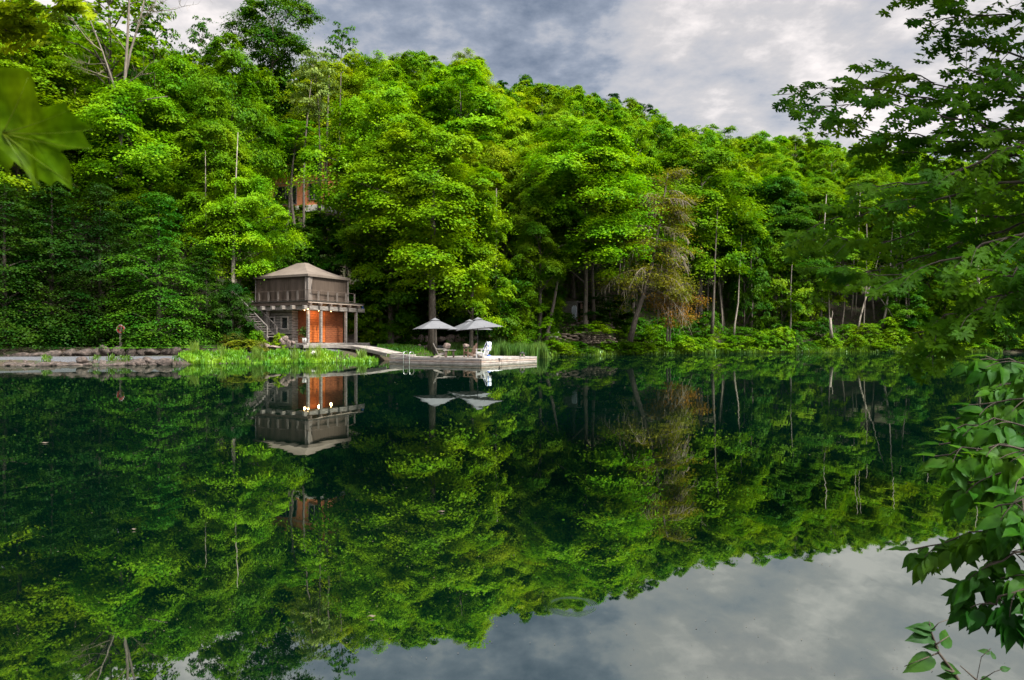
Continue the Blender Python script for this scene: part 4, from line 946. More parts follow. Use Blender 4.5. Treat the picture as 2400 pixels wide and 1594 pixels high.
def stone_step():
    e = empty('step_block', W(1297, 784, 65.4), .05, 'square pale-edged stone block at the foot of the terrace walls', 'stone block')
    MB().box((0, 0, .0), (.85, .6, .38)).build('block', M['deckpink'], e, bevel=.02)
    MB().box((0, 0, .22), (.95, .7, .06)).build('cap', M['stone_pale'], e)
    MB().box((-.03, 0, -.24), (.92, .7, .06)).build('cap', M['stone_pale'], e)
stone_step()

# ------------------------------------------------------------------ leaning trunk at the cattails' right end
stems('tree_trunk', 'grey trunk leaning right beside the stone walls at the cattails', [((1279, 806, 63.5), (1283, 780, 63.5), (1290, 750, 63.8), (1300, 700, 64), (1308, 650, 64.3), .2, .1)], M['bark'], 'bare trunks among the trees')
# ------------------------------------------------------------------ tent pavilion
U = Vector((.469, .883, 0)); Vv = Vector((-.883, .469, 0))
def pavilion():
    O = Vector((-14.85, 49.7, 0)); Mw = Matrix(((U.x, Vv.x, 0, O.x), (U.y, Vv.y, 0, O.y), (0, 0, 1, 0), (0, 0, 0, 1)))
    e = empty('pavilion', (0, 0, 0), 0, 'two-storey waterside pavilion with a taupe tent on top of a cedar cabin', 'pavilion'); e.matrix_world = Mw
    # local axes: x = along right face, y = along left face, z up
    zf, zb0, zb1, zu, zr, ze = 1.26, 3.69, 4.0, 4.38, 5.12, 6.3
    def B(name, mat, boxes, bevel=0, parent=None, smooth=False):
        mb = MB()
        for c, d in boxes: mb.box(c, d)
        return mb.build(name, mat, parent or e, smooth, bevel)
    def span(x0, x1, y0, y1, z0, z1): return (((x0 + x1) / 2, (y0 + y1) / 2, (z0 + z1) / 2), (x1 - x0, y1 - y0, z1 - z0))
    # porch deck
    pd = MB()
    y = -.35
    while y < 2.0:
        pd.box((3.0, y + .07, zf - .03), (6.9, .13, .05)); y += .145
    pd.build('porch_deck', M['deckwood'], e)
    B('porch_skirt', M['greywood'], [span(-.45, 6.45, -.38, -.352, zf - .35, zf - .06), span(-.478, -.452, -.38, 2.0, zf - .35, zf - .06)])
    B('foundation', M['stone_flat'], [span(.32, 4.9, .92, 4.88, .3, zf - .06)])
    # cedar walls of courses with small shadow gaps
    def courses(x0, x1, y0, y1, z0, z1, h=.15):
        out = []; z = z0; g = .035 if h > .19 else .014
        while z < z1 - .01: out.append(span(x0, x1, y0, y1, z, min(z + h - g, z1))); z += h
        return out
    B('cedar_wall', M['cedar'], courses(.9, 1.0, .9, 1.9, zf, zb0))
    wB = B('cedar_wall', M['cedar'], courses(2.75, 4.7, .9, 1.0, zf, zb0))
    dr = B('sliding_door', M['cedar_door'], courses(1.0, 1.85, .905, .97, zf + .05, zb0 - .02, .19)); B('sliding_door', M['cedar_door'], courses(1.89, 2.73, .905, .97, zf + .05, zb0 - .02, .19))
    B('door_handle', M['black'], [span(1.78, 1.81, .88, .9, 2.2, 2.5)], parent=dr)
    B('back_wall', M['darkwood'], [span(1.02, 4.72, 4.8, 4.9, .6, zb0), span(4.62, 4.72, 1.02, 4.8, .6, zb0)])
    # grey log wall of the cabin on the left face
    g = courses(.3, .42, 1.9, 4.9, .7, 2.35, .2) + courses(.3, .42, 1.9, 4.9, 3.15, zb0, .2) + courses(.3, .42, 1.9, 2.35, 2.35, 3.15, .2) + courses(.3, .42, 2.95, 3.75, 2.35, 3.15, .2) + courses(.3, .42, 4.35, 4.9, 2.35, 3.15, .2)
    B('log_wall', M['greywood'], g); B('log_wall', M['greywood'], courses(.42, .9, 1.9, 2.0, .7, zb0, .2))
    B('wall_backing', M['gap'], [span(.43, .47, 2.01, 2.34, .7, zb0), span(.43, .47, 2.96, 3.74, .7, zb0), span(.43, .47, 4.36, 4.9, .7, zb0), span(.43, .47, 2.34, 2.96, .7, 2.34), span(.43, .47, 3.74, 4.36, .7, 2.34)])
    for ya in (2.35, 3.75):
        f = B('window', M['deckwood'], [span(.25, .34, ya - .09, ya, 2.27, 3.25), span(.25, .34, ya + .6, ya + .69, 2.27, 3.25), span(.25, .34, ya, ya + .6, 3.16, 3.25), span(.25, .34, ya, ya + .6, 2.27, 2.36)])
        B('pane', M['glass'], [span(.36, .38, ya, ya + .6, 2.36, 3.16)], parent=f)
    B('wainscot_rail', M['greywood'], [span(.2, .3, 1.9, 4.9, 1.95, 2.05), span(.22, .3, 1.9, 4.9, 1.66, 1.72)])
    # posts
    for x, yy in ((0, 0), (1.3, 0), (4.0, 0), (5.2, .0), (0, 4.1)):
        B('post', M['greywood'], [span(x - .09, x + .09, yy - .09, yy + .09, zf if yy < 1 else 1.0, zb0)], .01)
    # beams under the upper floor
    B('beam', M['greywood'], [span(-.5, 6.1, -.14, .06, zb0, zb1)], .015); B('beam', M['greywood'], [span(-.14, .06, .08, 5.6, zb0, zb1)], .015)
    B('beam', M['darkwood'], [span(.1, 6.0, .95, 1.15, zb0 + .01, zb1)], .01)
    for x in (-.1, .95, 2.0, 3.05, 4.1, 5.15): B('joist', M['darkwood'], [span(x - .09, x + .09, -.42, 1.9, zb1 + .003, zb1 + .2)], .01)
    for yy in (1.1, 2.1, 3.15, 4.2, 5.2): B('joist', M['greywood'], [span(-.55, .3, yy - .1, yy + .1, zb0 + .06, zb0 + .32)], .01)
    B('fascia_board', M['deckpink'], [span(-.25, 5.75, -.28, -.22, zb1 + .203, zu - .08)]); B('fascia_board', M['darkwood'], [span(-.25, -.19, -.2, 5.6, zb1 + .03, zu - .08)])
    B('upper_floor', M['gap'], [span(-.32, 5.85, -.32, 5.75, zu - .075, zu)])
    # railing
    rp = MB()
    rp.beam((-.2, -.2, zr), (4.75, -.2, zr), .06, .035); rp.beam((-.2, -.2, zr), (-.2, 5.6, zr), .06, .035)
    rp.beam((-.2, -.2, zu + .1), (4.75, -.2, zu + .1), .03, .03); rp.beam((-.2, -.2, zu + .1), (-.2, 5.6, zu + .1), .03, .03)
    rp.build('rail', M['darkwood'], e)
    for i in range(6):
        q = -.2 + i * .99
        for dd in (0, .1):
            if i < 6: B('baluster', M['curtain_pale'], [span(q - .022 + dd, q + .022 + dd, -.222, -.178, zu, zr - .02)])
            if i > 0 or dd: B('baluster', M['curtain_pale'], [span(-.222, -.178, q - .022 + dd, q + .022 + dd, zu, zr - .02)])
    # tent: corner poles, hanging curtains with folds, canopy
    tx0, tx1, ty0, ty1 = .0, 4.3, .0, 5.4
    for x, yy in ((tx0, ty0), (tx1, ty0), (tx0, ty1), (tx1, ty1)): B('tent_pole', M['greywood'], [span(x - .03, x + .03, yy - .03, yy + .03, zu, ze)])
    def curtain(p0, p1, name, mat, amp=.035, freq=14.0, nz=6, taper=0):
        p0 = Vector(p0); p1 = Vector(p1); L_ = (p1 - p0).length; t = (p1 - p0) / L_; n = Vector((t.y, -t.x, 0)); k = int(L_ * 26) + 2; mb = MB(); vs = []
        for j in range(nz + 1):
            z = zu + .02 + (ze - .1 - zu) * j / nz
            for i in range(k + 1):
                s = L_ * i / k; f = j / nz; s2 = s * (1 - taper * (1 - abs(2 * f - 1)))
                vs.append(p0 + t * s2 + n * (amp * (math.sin(s * freq) * .6 + math.sin(s * freq * .37 + 1)) * (1.15 - .5 * f)) + Vector((0, 0, z)))
        mb.add(vs, [(j * (k + 1) + i, j * (k + 1) + i + 1, (j + 1) * (k + 1) + i + 1, (j + 1) * (k + 1) + i) for j in range(nz) for i in range(k)])
        return mb.build(name, mat, e, True)
    curtain((.45, .05, 0), (4.25, .05, 0), 'curtain', M['curtain'], .012, 3); curtain((.05, 5.35, 0), (.05, .2, 0), 'curtain', M['curtain'], .045, 9)
    curtain((.02, -.02, 0), (.46, -.02, 0), 'curtain_edge', M['curtain_pale'], .035, 30, 8, .35); curtain((-.02, .28, 0), (-.02, .03, 0), 'curtain_edge', M['curtain_pale'], .03, 30, 8, .3)
    curtain((4.14, -.02, 0), (4.3, -.02, 0), 'curtain_edge', M['curtain_pale'], .02, 30); curtain((4.3, .05, 0), (4.3, 5.3, 0), 'curtain', M['curtain']); curtain((4.2, 5.4, 0), (.1, 5.4, 0), 'curtain', M['curtain'])
    # canopy: concave hip roof, small ridge
    c = MB(); n = 10; x0, x1, y0, y1 = tx0 - .12, tx1 + .12, ty0 - .12, ty1 + .12; cx, cy = (x0 + x1) / 2, (y0 + y1) / 2; rx, ry = .18, .42; za = 7.42
    rings = []
    for i in range(n + 1):
        t = i / n; z = ze + (za - ze) * (t + .10 * math.sin(math.pi * t) * -1.0); hx = (x1 - x0) / 2 * (1 - t) + rx * t; hy = (y1 - y0) / 2 * (1 - t) + ry * t
        rings.append([Vector((cx - hx, cy - hy, z)), Vector((cx + hx, cy - hy, z)), Vector((cx + hx, cy + hy, z)), Vector((cx - hx, cy + hy, z))])
    for a_, b_ in zip(rings[:-1], rings[1:]):
        for k in range(4): c.quad(a_[k], a_[(k + 1) % 4], b_[(k + 1) % 4], b_[k])
    c.quad(*rings[-1]); c.quad(*[p - Vector((0, 0, .02)) for p in reversed(rings[0])])
    c.build('canopy', M['tent_roof'], e)
    B('valance', M['tent_roof'], [span(x0 - .01, x1 + .01, y0 - .02, y0 + .01, ze - .17, ze - .003), span(x0 - .02, x0 + .01, y0 + .012, y1 + .01, ze - .17, ze - .003), span(x1 - .01, x1 + .02, y0 + .012, y1 + .01, ze - .17, ze - .003), span(x0 + .012, x1 - .012, y1 - .01, y1 + .02, ze - .17, ze - .003)])
    # stairs down along the left face
    st = MB(); z0, y0s, ylen = 1.55, 3.05, 3.8; n = 15
    for i in range(n):
        t = (i + .5) / n; st.box((-.56, y0s + ylen * t, z0 + (zu - z0) * (i + 1) / n), (.92, .3, .045))
    for x in (-.1, -1.02): st.beam((x, y0s - .1, z0), (x, y0s + ylen, zu - .08), .05, .24)
    stairs = st.build('stairs', M['greywood'], e)
    for x in (-.1, -1.02):
        hr = MB(); a = Vector((x, y0s, z0 + .95)); b = Vector((x, y0s + ylen, zu + .95)); hr.beam(a, b, .07, .05)
        hr.beam((x, y0s, z0 - .1), (x, y0s, z0 + .98), .08, .08)
        for i in range(1, 26):
            p = a.lerp(b, i / 26); hr.beam(p, p - Vector((0, 0, .85)), .022, .022)
        hr.build('handrail', M['greywood'], stairs)
    ld = MB(); ld.box((-.4, 7.45, zu - .04), (1.4, 1.3, .07)); ld.box((1.0, 6.95, zu - .04), (1.5, 2.3, .07))
    for x, yy in ((-1.0, 6.9), (-1.0, 8.0), (.2, 8.0)): ld.box((x, yy, (zu + .6) / 2), (.1, .1, zu - .6))
    ld.build('landing', M['greywood'], e)
    # lamps tucked under the beam, lit
    for x, yy, pw, r_ in ((-.2, -.2, 3, .035), (.1, .45, 8, .035), (1.45, .35, 11, .035), (2.75, .35, 5, .035)):
        l = MB(); l.lathe((x, yy, zb0 - .02 if x >= 0 else zb0 + .02), [(0, -r_), (r_ * .7, -r_ * .7), (r_, 0), (r_ * .7, r_ * .7), (0, r_)], 10); lo = l.build('lamp', M['lamp'], e, True)
        ld_ = bpy.data.lights.new('lamp_light', 'POINT'); ld_.energy = pw; ld_.color = (1, .62, .3); ld_.shadow_soft_size = .07
        q = bpy.data.objects.new('lamp_light', ld_); COL.objects.link(q); q.parent = lo; q.location = (x, yy - .02, zb0 - .18)
    # small unidentified blue object on the beam end
    B('blue_object', M['blue'], [span(5.85, 6.0, -.1, .03, zb1 + .003, zb1 + .2)], .02)
    return Mw
PM = pavilion()
def potted():
    p = PM @ Vector((.15, .52, 1.28)); e = empty('potted_plant', p, 0, 'dark spiky plant in a white pot on the pavilion porch', 'plant')
    MB().lathe((0, 0, 0), [(.0, 0), (.13, 0), (.17, .36), (.15, .36), (.13, .3), (0, .3)], 14).build('pot', M['white'], e, True)
    rng = np.random.default_rng(3); n = 260; P = np.abs(rng.normal(0, 1, (n, 3))) * 0 + rng.normal(0, 1, (n, 3)) * np.array([.15, .15, .2]) + np.array([0, 0, .75])
    V, Fc = scatter(*DIAMOND, P, rot_from_normal(rng.normal(0, 1, (n, 3)), rng), .11)
    o = link('foliage', np_mesh('foliage', V, Fc), M['leaf'], e); o.color = (.05, .10, .02, 1)
potted()
for i, (xx, lb) in enumerate(((820, 'left copper lantern on the stone wall behind the porch posts'), (826, 'right copper lantern on the stone wall behind the porch posts'))):
    e = empty('lantern', W(xx, 780, 57), 0, lb, 'lantern', 'copper lanterns by the pavilion')
    MB().lathe((0, 0, 0), [(0, 0), (.07, 0), (.07, .03), (.055, .05), (.055, .22), (.075, .24), (.02, .32), (0, .32)], 8).build('body', M['copper'], e)
    MB().tube([(-.05, 0, .3), (0, 0, .42), (.05, 0, .3)], .008, 5).build('handle', M['black'], e)
e = empty('stone_ledge', W(823, 784, 57), 0, 'low rough stone ledge under the two copper lanterns', 'stone ledge')
MB().box((0, 0, -.3), (1.0, .5, .8)).build('block', M['stone_flat'], e, bevel=.05)

# ------------------------------------------------------------------ dock and boardwalk
A_ = Vector((-1.87, 40.8, 0)); B_ = Vector((-7.03, 44.0, 0)); C_ = Vector((1.3, 46.7, 0)); ZD = .36
eu = (B_ - A_).normalized(); Lu = (B_ - A_).length; ev = Vector((-eu.y, eu.x, 0));
if ev.dot(C_ - A_) < 0: ev = -ev
Lv = 6.7
def dock():
    Mw = Matrix(((eu.x, ev.x, 0, A_.x), (eu.y, ev.y, 0, A_.y), (0, 0, 1, 0), (0, 0, 0, 1)))
    e = empty('floating_dock', (0, 0, 0), 0, 'weathered wooden swimming dock floating in front of the pavilion', 'dock'); e.matrix_world = Mw
    mb = MB(); x = .0
    while x < Lu - .01: mb.box((x + .07, Lv / 2, ZD - .02), (.132, Lv, .04)); x += .142
    mb.build('deck', M['deckwood'], e)
    mb = MB(); x = Lu + .01
    while x < Lu + 2.2: mb.box((x + .07, 2.6, ZD - .05), (.132, 2.8, .04)); x += .142
    mb.build('side_deck', M['deckwood'], e)
    MB().box((Lu / 2, Lv / 2, .1), (Lu - .12, Lv - .12, .4)).build('frame', M['gap'], e)
    MB().box((Lu + 1.15, 2.6, .08), (2.1, 2.7, .36)).build('frame', M['gap'], e)
    def side(a, b, outw, secs, top):
        a = Vector(a); b = Vector(b); o = Vector(outw); t = (b - a); L_ = t.length; t.normalize()
        for i in range(secs):
            s0 = L_ * i / secs + .015; s1 = L_ * (i + 1) / secs - .015
            for (z0, z1, mt) in ((top - .125, top, 'deckwood'), (top - .245, top - .15, 'deckpink'), (top - .47, top - .27, 'deckwood')):
                m_ = MB(); m_.beam(a + t * s0 + o * .02 + Vector((0, 0, (z0 + z1) / 2)), a + t * s1 + o * .02 + Vector((0, 0, (z0 + z1) / 2)), .03, z1 - z0); m_.build('side_board', M[mt], e)
    side((0, -.01, 0), (Lu, -.01, 0), (0, -1, 0), 2, ZD + .012)
    side((-.01, 0, 0), (-.01, Lv, 0), (-1, 0, 0), 3, ZD + .012)
    side((Lu + .05, 1.18, 0), (Lu + 2.2, 1.18, 0), (0, -1, 0), 1, ZD - .03)
    side((0, Lv + .01, 0), (Lu, Lv + .01, 0), (0, 1, 0), 2, ZD + .012)
    # chrome swimming ladder over the left end of the front side
    for x in (Lu - .12, Lu - .62):
        pts = [(x, .35, ZD)] + [(x, .35 - .22 * (1 - math.cos(a)) , ZD + .18 + .2 * math.sin(a)) for a in np.linspace(0, math.pi, 9)] + [(x, -.09, ZD - .2), (x, -.09, -.5)]
        MB().tube(pts, .022, 8).build('ladder_rail', M['steel'], e, True)
    MB().tube([(Lu - .12, -.09, -.1), (Lu - .62, -.09, -.1)], .018, 8).build('ladder_rung', M['steel'], e, True)
    return Mw
DM = dock()
def boardwalk():
    e = empty('boardwalk', (0, 0, 0), 0, 'grey wooden boardwalk sloping from the pavilion porch down to the dock', 'boardwalk')
    path = [(X(700, 48.9), 48.9, 1.12, 1.0), (X(775, 50.2), 50.2, 1.12, 1.1), (X(836, 50.6), 50.6, 1.08, 1.5), (X(880, 49.2), 49.2, .85, 1.5), (X(932, 47.6), 47.6, .52, 1.5)]
    P = []; 
    for a, b in zip(path[:-1], path[1:]):
        for i in range(16): P.append([a[k] + (b[k] - a[k]) * i / 16 for k in range(4)])
    P.append(list(path[-1])); mb = MB(); sb1 = []; sb2 = []
    sm = [[sum(P[min(max(j, 0), len(P) - 1)][k] for j in range(i - 5, i + 6)) / 11 for k in range(4)] for i in range(len(P))]
    for i, p in enumerate(sm[:-1]):
        q = sm[i + 1]; t = Vector((q[0] - p[0], q[1] - p[1], 0)).normalized(); n = Vector((-t.y, t.x, 0)); c = Vector((p[0], p[1], p[2])); h = p[3] / 2
        l = math.hypot(q[0] - p[0], q[1] - p[1]) * .46; M4 = Matrix((tuple(t) + (0,), tuple(n) + (0,), (0, 0, 1, 0), (0, 0, 0, 1))).transposed()
        mb.box(c, (l * 2, p[3], .04), M=M4); sb1.append(c - n * h - Vector((0, 0, .12))); sb2.append(c + n * h - Vector((0, 0, .12)))
    mb.build('deck_planks', M['deckwood'], e)
    for sb in (sb1, sb2):
        m_ = MB()
        for a, b in zip(sb[:-1:3], sb[3::3]): m_.beam(a, b, .05, .19)
        m_.build('side_beam', M['greywood'], e)
    for i in (30, 48, 60): MB().box((sm[i][0], sm[i][1], sm[i][2] / 2 - .3), (.18, 1.0, sm[i][2] + .4)).build('support', M['darkwood'], e)
    b = MB().box(Vector((X(944, 46.9), 46.9, .42)), (1.5, 1.0, .14), rz=math.atan2(eu.y, eu.x)); b.build('step', M['deckwood'], e, bevel=.01)
boardwalk()

# ------------------------------------------------------------------ umbrellas
def make_umbrella(pos, rz, label, half=1.2, h=2.5, tilt=(0, 0)):
    e = empty('patio_umbrella', pos, 0, label, 'umbrella', 'grey square umbrellas on the dock')
    MB().lathe((0, 0, 0), [(0, .0), (.3, .0), (.3, .05), (.27, .075), (.05, .09), (.03, .3), (0, .3)], 20).build('base', M['black'], e, True)
    MB().tube([(0, 0, .05), (0, 0, h + .02)], .024, 8).build('pole', M['black'], e, True)
    c = MB(); zc = 2.05 - .15 if False else h - .68; n = 8; K = Matrix.Rotation(rz, 3, 'Z')
    TL = Matrix.Rotation(tilt[1], 3, 'Y') @ Matrix.Rotation(tilt[0], 3, 'X')
    tr = lambda v: TL @ (K @ Vector(v) - Vector((0, 0, h))) + Vector((0, 0, h))
    cor = [(half, half), (-half, half), (-half, -half), (half, -half)]
    for k in range(4):
        a = cor[k]; b = cor[(k + 1) % 4]
        for i in range(n):
            for j in range(6):
                def pt(ii, jj):
                    t = ii / n; s = jj / 6; xx = (a[0] + (b[0] - a[0]) * s) * t; yy = (a[1] + (b[1] - a[1]) * s) * t
                    sag = -.07 * math.sin(math.pi * s) * t; z = h - (h - zc) * t + .03 * math.sin(math.pi * s) * t * t
                    return tr((xx, yy, z))
                c.quad(pt(i, j), pt(i + 1, j), pt(i + 1, j + 1), pt(i, j + 1))
    c.build('canopy', M['umbrella'], e)
    v = MB()
    for k in range(4):
        a = cor[k]; b = cor[(k + 1) % 4]; s = .22
        v.add([tr((0, 0, h + .07)), tr((a[0] * s, a[1] * s, h - .09)), tr((b[0] * s, b[1] * s, h - .09))], [(0, 1, 2)])
    v.build('vent_cap', M['umbrella'], e)
    for a in cor + [(half, 0), (0, half), (-half, 0), (0, -half)]:
        MB().beam(tr((0, 0, h - .1)), tr((a[0] * .99, a[1] * .99, zc - .01 + (.05 if 0 in a else 0))), .014, .02).build('rib', M['black'], e)
    return e
make_umbrella((X(1019.4, 44.4), 44.4, ZD), R(-23 + 45), 'grey square umbrella at the left, in front of the tree trunk')
make_umbrella((X(1119.5, 43.3), 43.3, ZD), R(-23 + 45), 'grey square umbrella at the right front, tilted with its right side up', half=1.22, tilt=(0, R(-5)))
make_umbrella((X(1101, 47.6), 47.6, ZD), R(-18 + 45), 'rear grey umbrella half hidden behind the right one')

# ------------------------------------------------------------------ garden chairs, tables
def adirondack(pos, rz, mat, label):
    e = empty('adirondack_chair', pos, rz, label, 'chair', 'slatted garden chairs on the dock')   # faces +x
    s = MB()
    for i in range(6):
        t = i / 5; s.box((.30 - .5 * t, 0, .36 - .13 * t), (.085, .5, .022), M=Matrix.Rotation(-.25, 4, 'Y'))
    s.build('seat', mat, e)
    b = MB(); tl = Matrix.Rotation(-.42, 4, 'Y')
    for i in range(5):
        yy = (i - 2) * .105; hh = .78 - .05 * (i - 2) ** 2; c = Vector((-.22, yy * 1.05, .22)) + tl @ Vector((0, yy * .12, hh / 2)); b.box(c, (.02, .092, hh), M=tl)
    b.build('backrest', mat, e)
    MB().box((-.36, 0, .56), (.03, .56, .07), M=tl).build('back_rail', mat, e)
    for sy in (-1, 1):
        MB().box((-.02, sy * .31, .55), (.66, .12, .022)).build('armrest', mat, e)
        MB().box((.27, sy * .28, .27), (.09, .025, .54)).build('front_leg', mat, e)
        MB().beam((.32, sy * .25, .33), (-.52, sy * .25, .03), .025, .11).build('rear_leg', mat, e)
    return e
adirondack((X(1035, 43.4), 43.4, ZD), R(12), M['deckwood'], 'weathered grey garden chair beside the left umbrella pole')
adirondack((X(1101, 44.6), 44.6, ZD), R(-150), M['tan'], 'tan wooden garden chair between the two tables')
adirondack((X(1131, 43.0), 43.0, ZD), R(150), M['white'], 'white garden chair draped with a blue and white towel')
def table(pos, rz, label, l=.75, h=.5, mats=('deckwood', 'darkwood')):
    e = empty('side_table', pos, rz, label, 'table', 'low wooden tables on the dock')
    t = MB()
    for i in range(4): t.box((0, (i - 1.5) * .13, h - .025), (l, .122, .045))
    t.build('table_top', M[mats[0]], e)
    for sx in (-1, 1):
        for sy in (-1, 1): MB().box((sx * l * .3, sy * .16, h / 2 - .025), (.12, .07, h - .05)).build('leg', M[mats[1]], e)
    return e
table((X(1054, 43.3), 43.3, ZD), R(5), 'small wooden table right of the grey chair', .8, .5)
table((X(1128, 45.2), 45.2, ZD), R(5), 'long low table behind the white chair', 1.35, .55, ('greywood', 'darkwood'))
def cloth(name, pos, size, label, mat, seed, rz=0, peak=.06):
    n = 14; V = []; 
    for i in range(n + 1):
        for j in range(n + 1):
            u = i / n - .5; v = j / n - .5; edge = 1 + .12 * math.sin(7 * math.atan2(v, u + 1e-6) + seed)
            hgt = peak * (.25 + noise.noise(Vector((u * 5, v * 5, seed)))) * (1 - (2 * max(abs(u), abs(v))) ** 4)
            V.append((u * size[0] * edge, v * size[1] * edge, max(.006, hgt + .012)))
    Fc = [(i * (n + 1) + j, (i + 1) * (n + 1) + j, (i + 1) * (n + 1) + j + 1, i * (n + 1) + j + 1) for i in range(n) for j in range(n)]
    o = link(name, np_mesh(name, np.array(V), np.array(Fc), True), mat); m = o.modifiers.new('thickness', 'SOLIDIFY'); m.thickness = .012
    o.location = pos; o.rotation_euler = (0, 0, rz); return tag(o, label, 'towel')
cloth('towel', (X(1156, 42.6), 42.6, ZD + .002), (1.0, .7), 'white towel lying crumpled on the deck right of the white chair', M['white'], 2, .3, .14)
def draped():
    e = empty('towel', (X(1131, 43.0), 43.0, ZD), R(150), 'white towel with blue stripes hanging over the back of the white chair', 'towel')
    def strip(mat, y0, y1, name):
        pts = [(-.16, .42), (-.30, .66), (-.43, .93), (-.50, 1.0), (-.56, .95), (-.55, .7), (-.52, .45)]; mb = MB()
        for a, b in zip(pts[:-1], pts[1:]):
            mb.quad((a[0] + .035, y0, a[1]), (b[0] + .035, y0, b[1]), (b[0] + .035, y1, b[1]), (a[0] + .035, y1, a[1]))
        o = mb.build(name, mat, e, True); m = o.modifiers.new('t', 'SOLIDIFY'); m.thickness = .012
    strip(M['robe'], -.2, .08, 'cloth'); strip(M['blue'], .081, .17, 'stripe'); strip(M['robe'], .171, .24, 'cloth')
draped()
def cushion(pos, label, mat, s=.2, seed=1):
    o = link('cushion', rock_mesh(60 + seed, 3, .1), mat); o.scale = (s, s * .8, s * .55); o.location = pos; return tag(o, label, 'bag')
cushion((X(1145, 42.8), 42.8, ZD + .13), 'small blue bag on the deck against the white chair', M['blue'], .15)
def pebble_bag():
    e = empty('basket', (X(1115, 43.6), 43.6, ZD), 0, 'small pale basket under the right umbrella beside its base', 'basket')
    MB().lathe((0, 0, 0), [(0, .01), (.15, .01), (.19, .22), (.175, .22), (.14, .04), (0, .04)], 14).build('body', M['candle'], e, True)
    MB().tube([(-.18, 0, .2), (-.1, 0, .34), (.1, 0, .34), (.18, 0, .2)], .012, 6).build('handle', M['darkwood'], e, True)
pebble_bag()
def lantern():
    e = empty('lantern', (X(1224, 45.3), 45.3, ZD), .2, 'black-topped lantern holding two pale candles at the right end of the dock', 'lantern')
    MB().lathe((0, 0, .22), [(0, 0), (.22, 0), (.22, .03), (.12, .06), (.05, .12), (0, .13)], 12).build('roof', M['black'], e)
    MB().box((0, 0, .012), (.34, .2, .024)).build('base', M['black'], e)
    for x in (-.11, .11): MB().lathe((x, 0, .03), [(0, 0), (.04, 0), (.04, .17), (.015, .175), (0, .17)], 12).build('candle', M['candle'], e, True)
    for x in (-.155, .155):
        for y in (-.08, .08): MB().box((x, y, .13), (.012, .012, .2)).build('rod', M['black'], e)
lantern()
def life_ring():
    e = empty('life_ring_post', (X(283, 45.2), 45.2, TZ(X(283, 45.2), 45.2)), 0, 'wooden post standing behind the left boulder row', 'post')
    z0 = e.location.z; h = CZ + (797 - 762) / F * 45.2 - z0
    MB().box((0, 0, h / 2), (.12, .12, h)).build('shaft', M['bark_pale'], e, bevel=.01); MB().box((0, 0, h + .02), (.16, .16, .03)).build('cap', M['greywood'], e)
    g = empty('life_ring', W(283, 772, 45.05), 0, 'red-orange life ring hanging on the post among the dark hemlocks', 'life ring')
    n, m_ = 28, 10; V = []; 
    for i in range(n):
        for j in range(m_):
            a = 2 * math.pi * i / n; b = 2 * math.pi * j / m_; r_ = .22 + .038 * math.cos(b); V.append((r_ * math.cos(a), .05 * math.sin(b), r_ * math.sin(a)))
    Fc = [(i * m_ + j, ((i + 1) % n) * m_ + j, ((i + 1) % n) * m_ + (j + 1) % m_, i * m_ + (j + 1) % m_) for i in range(n) for j in range(m_)]
    link('ring', np_mesh('ring', np.array(V), np.array(Fc), True), M['red'], g)
    MB().tube([(.285 * math.cos(a), 0.0, .285 * math.sin(a)) for a in np.linspace(0, 2 * math.pi, 25)], .008, 5).build('grab_line', M['white'], g)
life_ring()

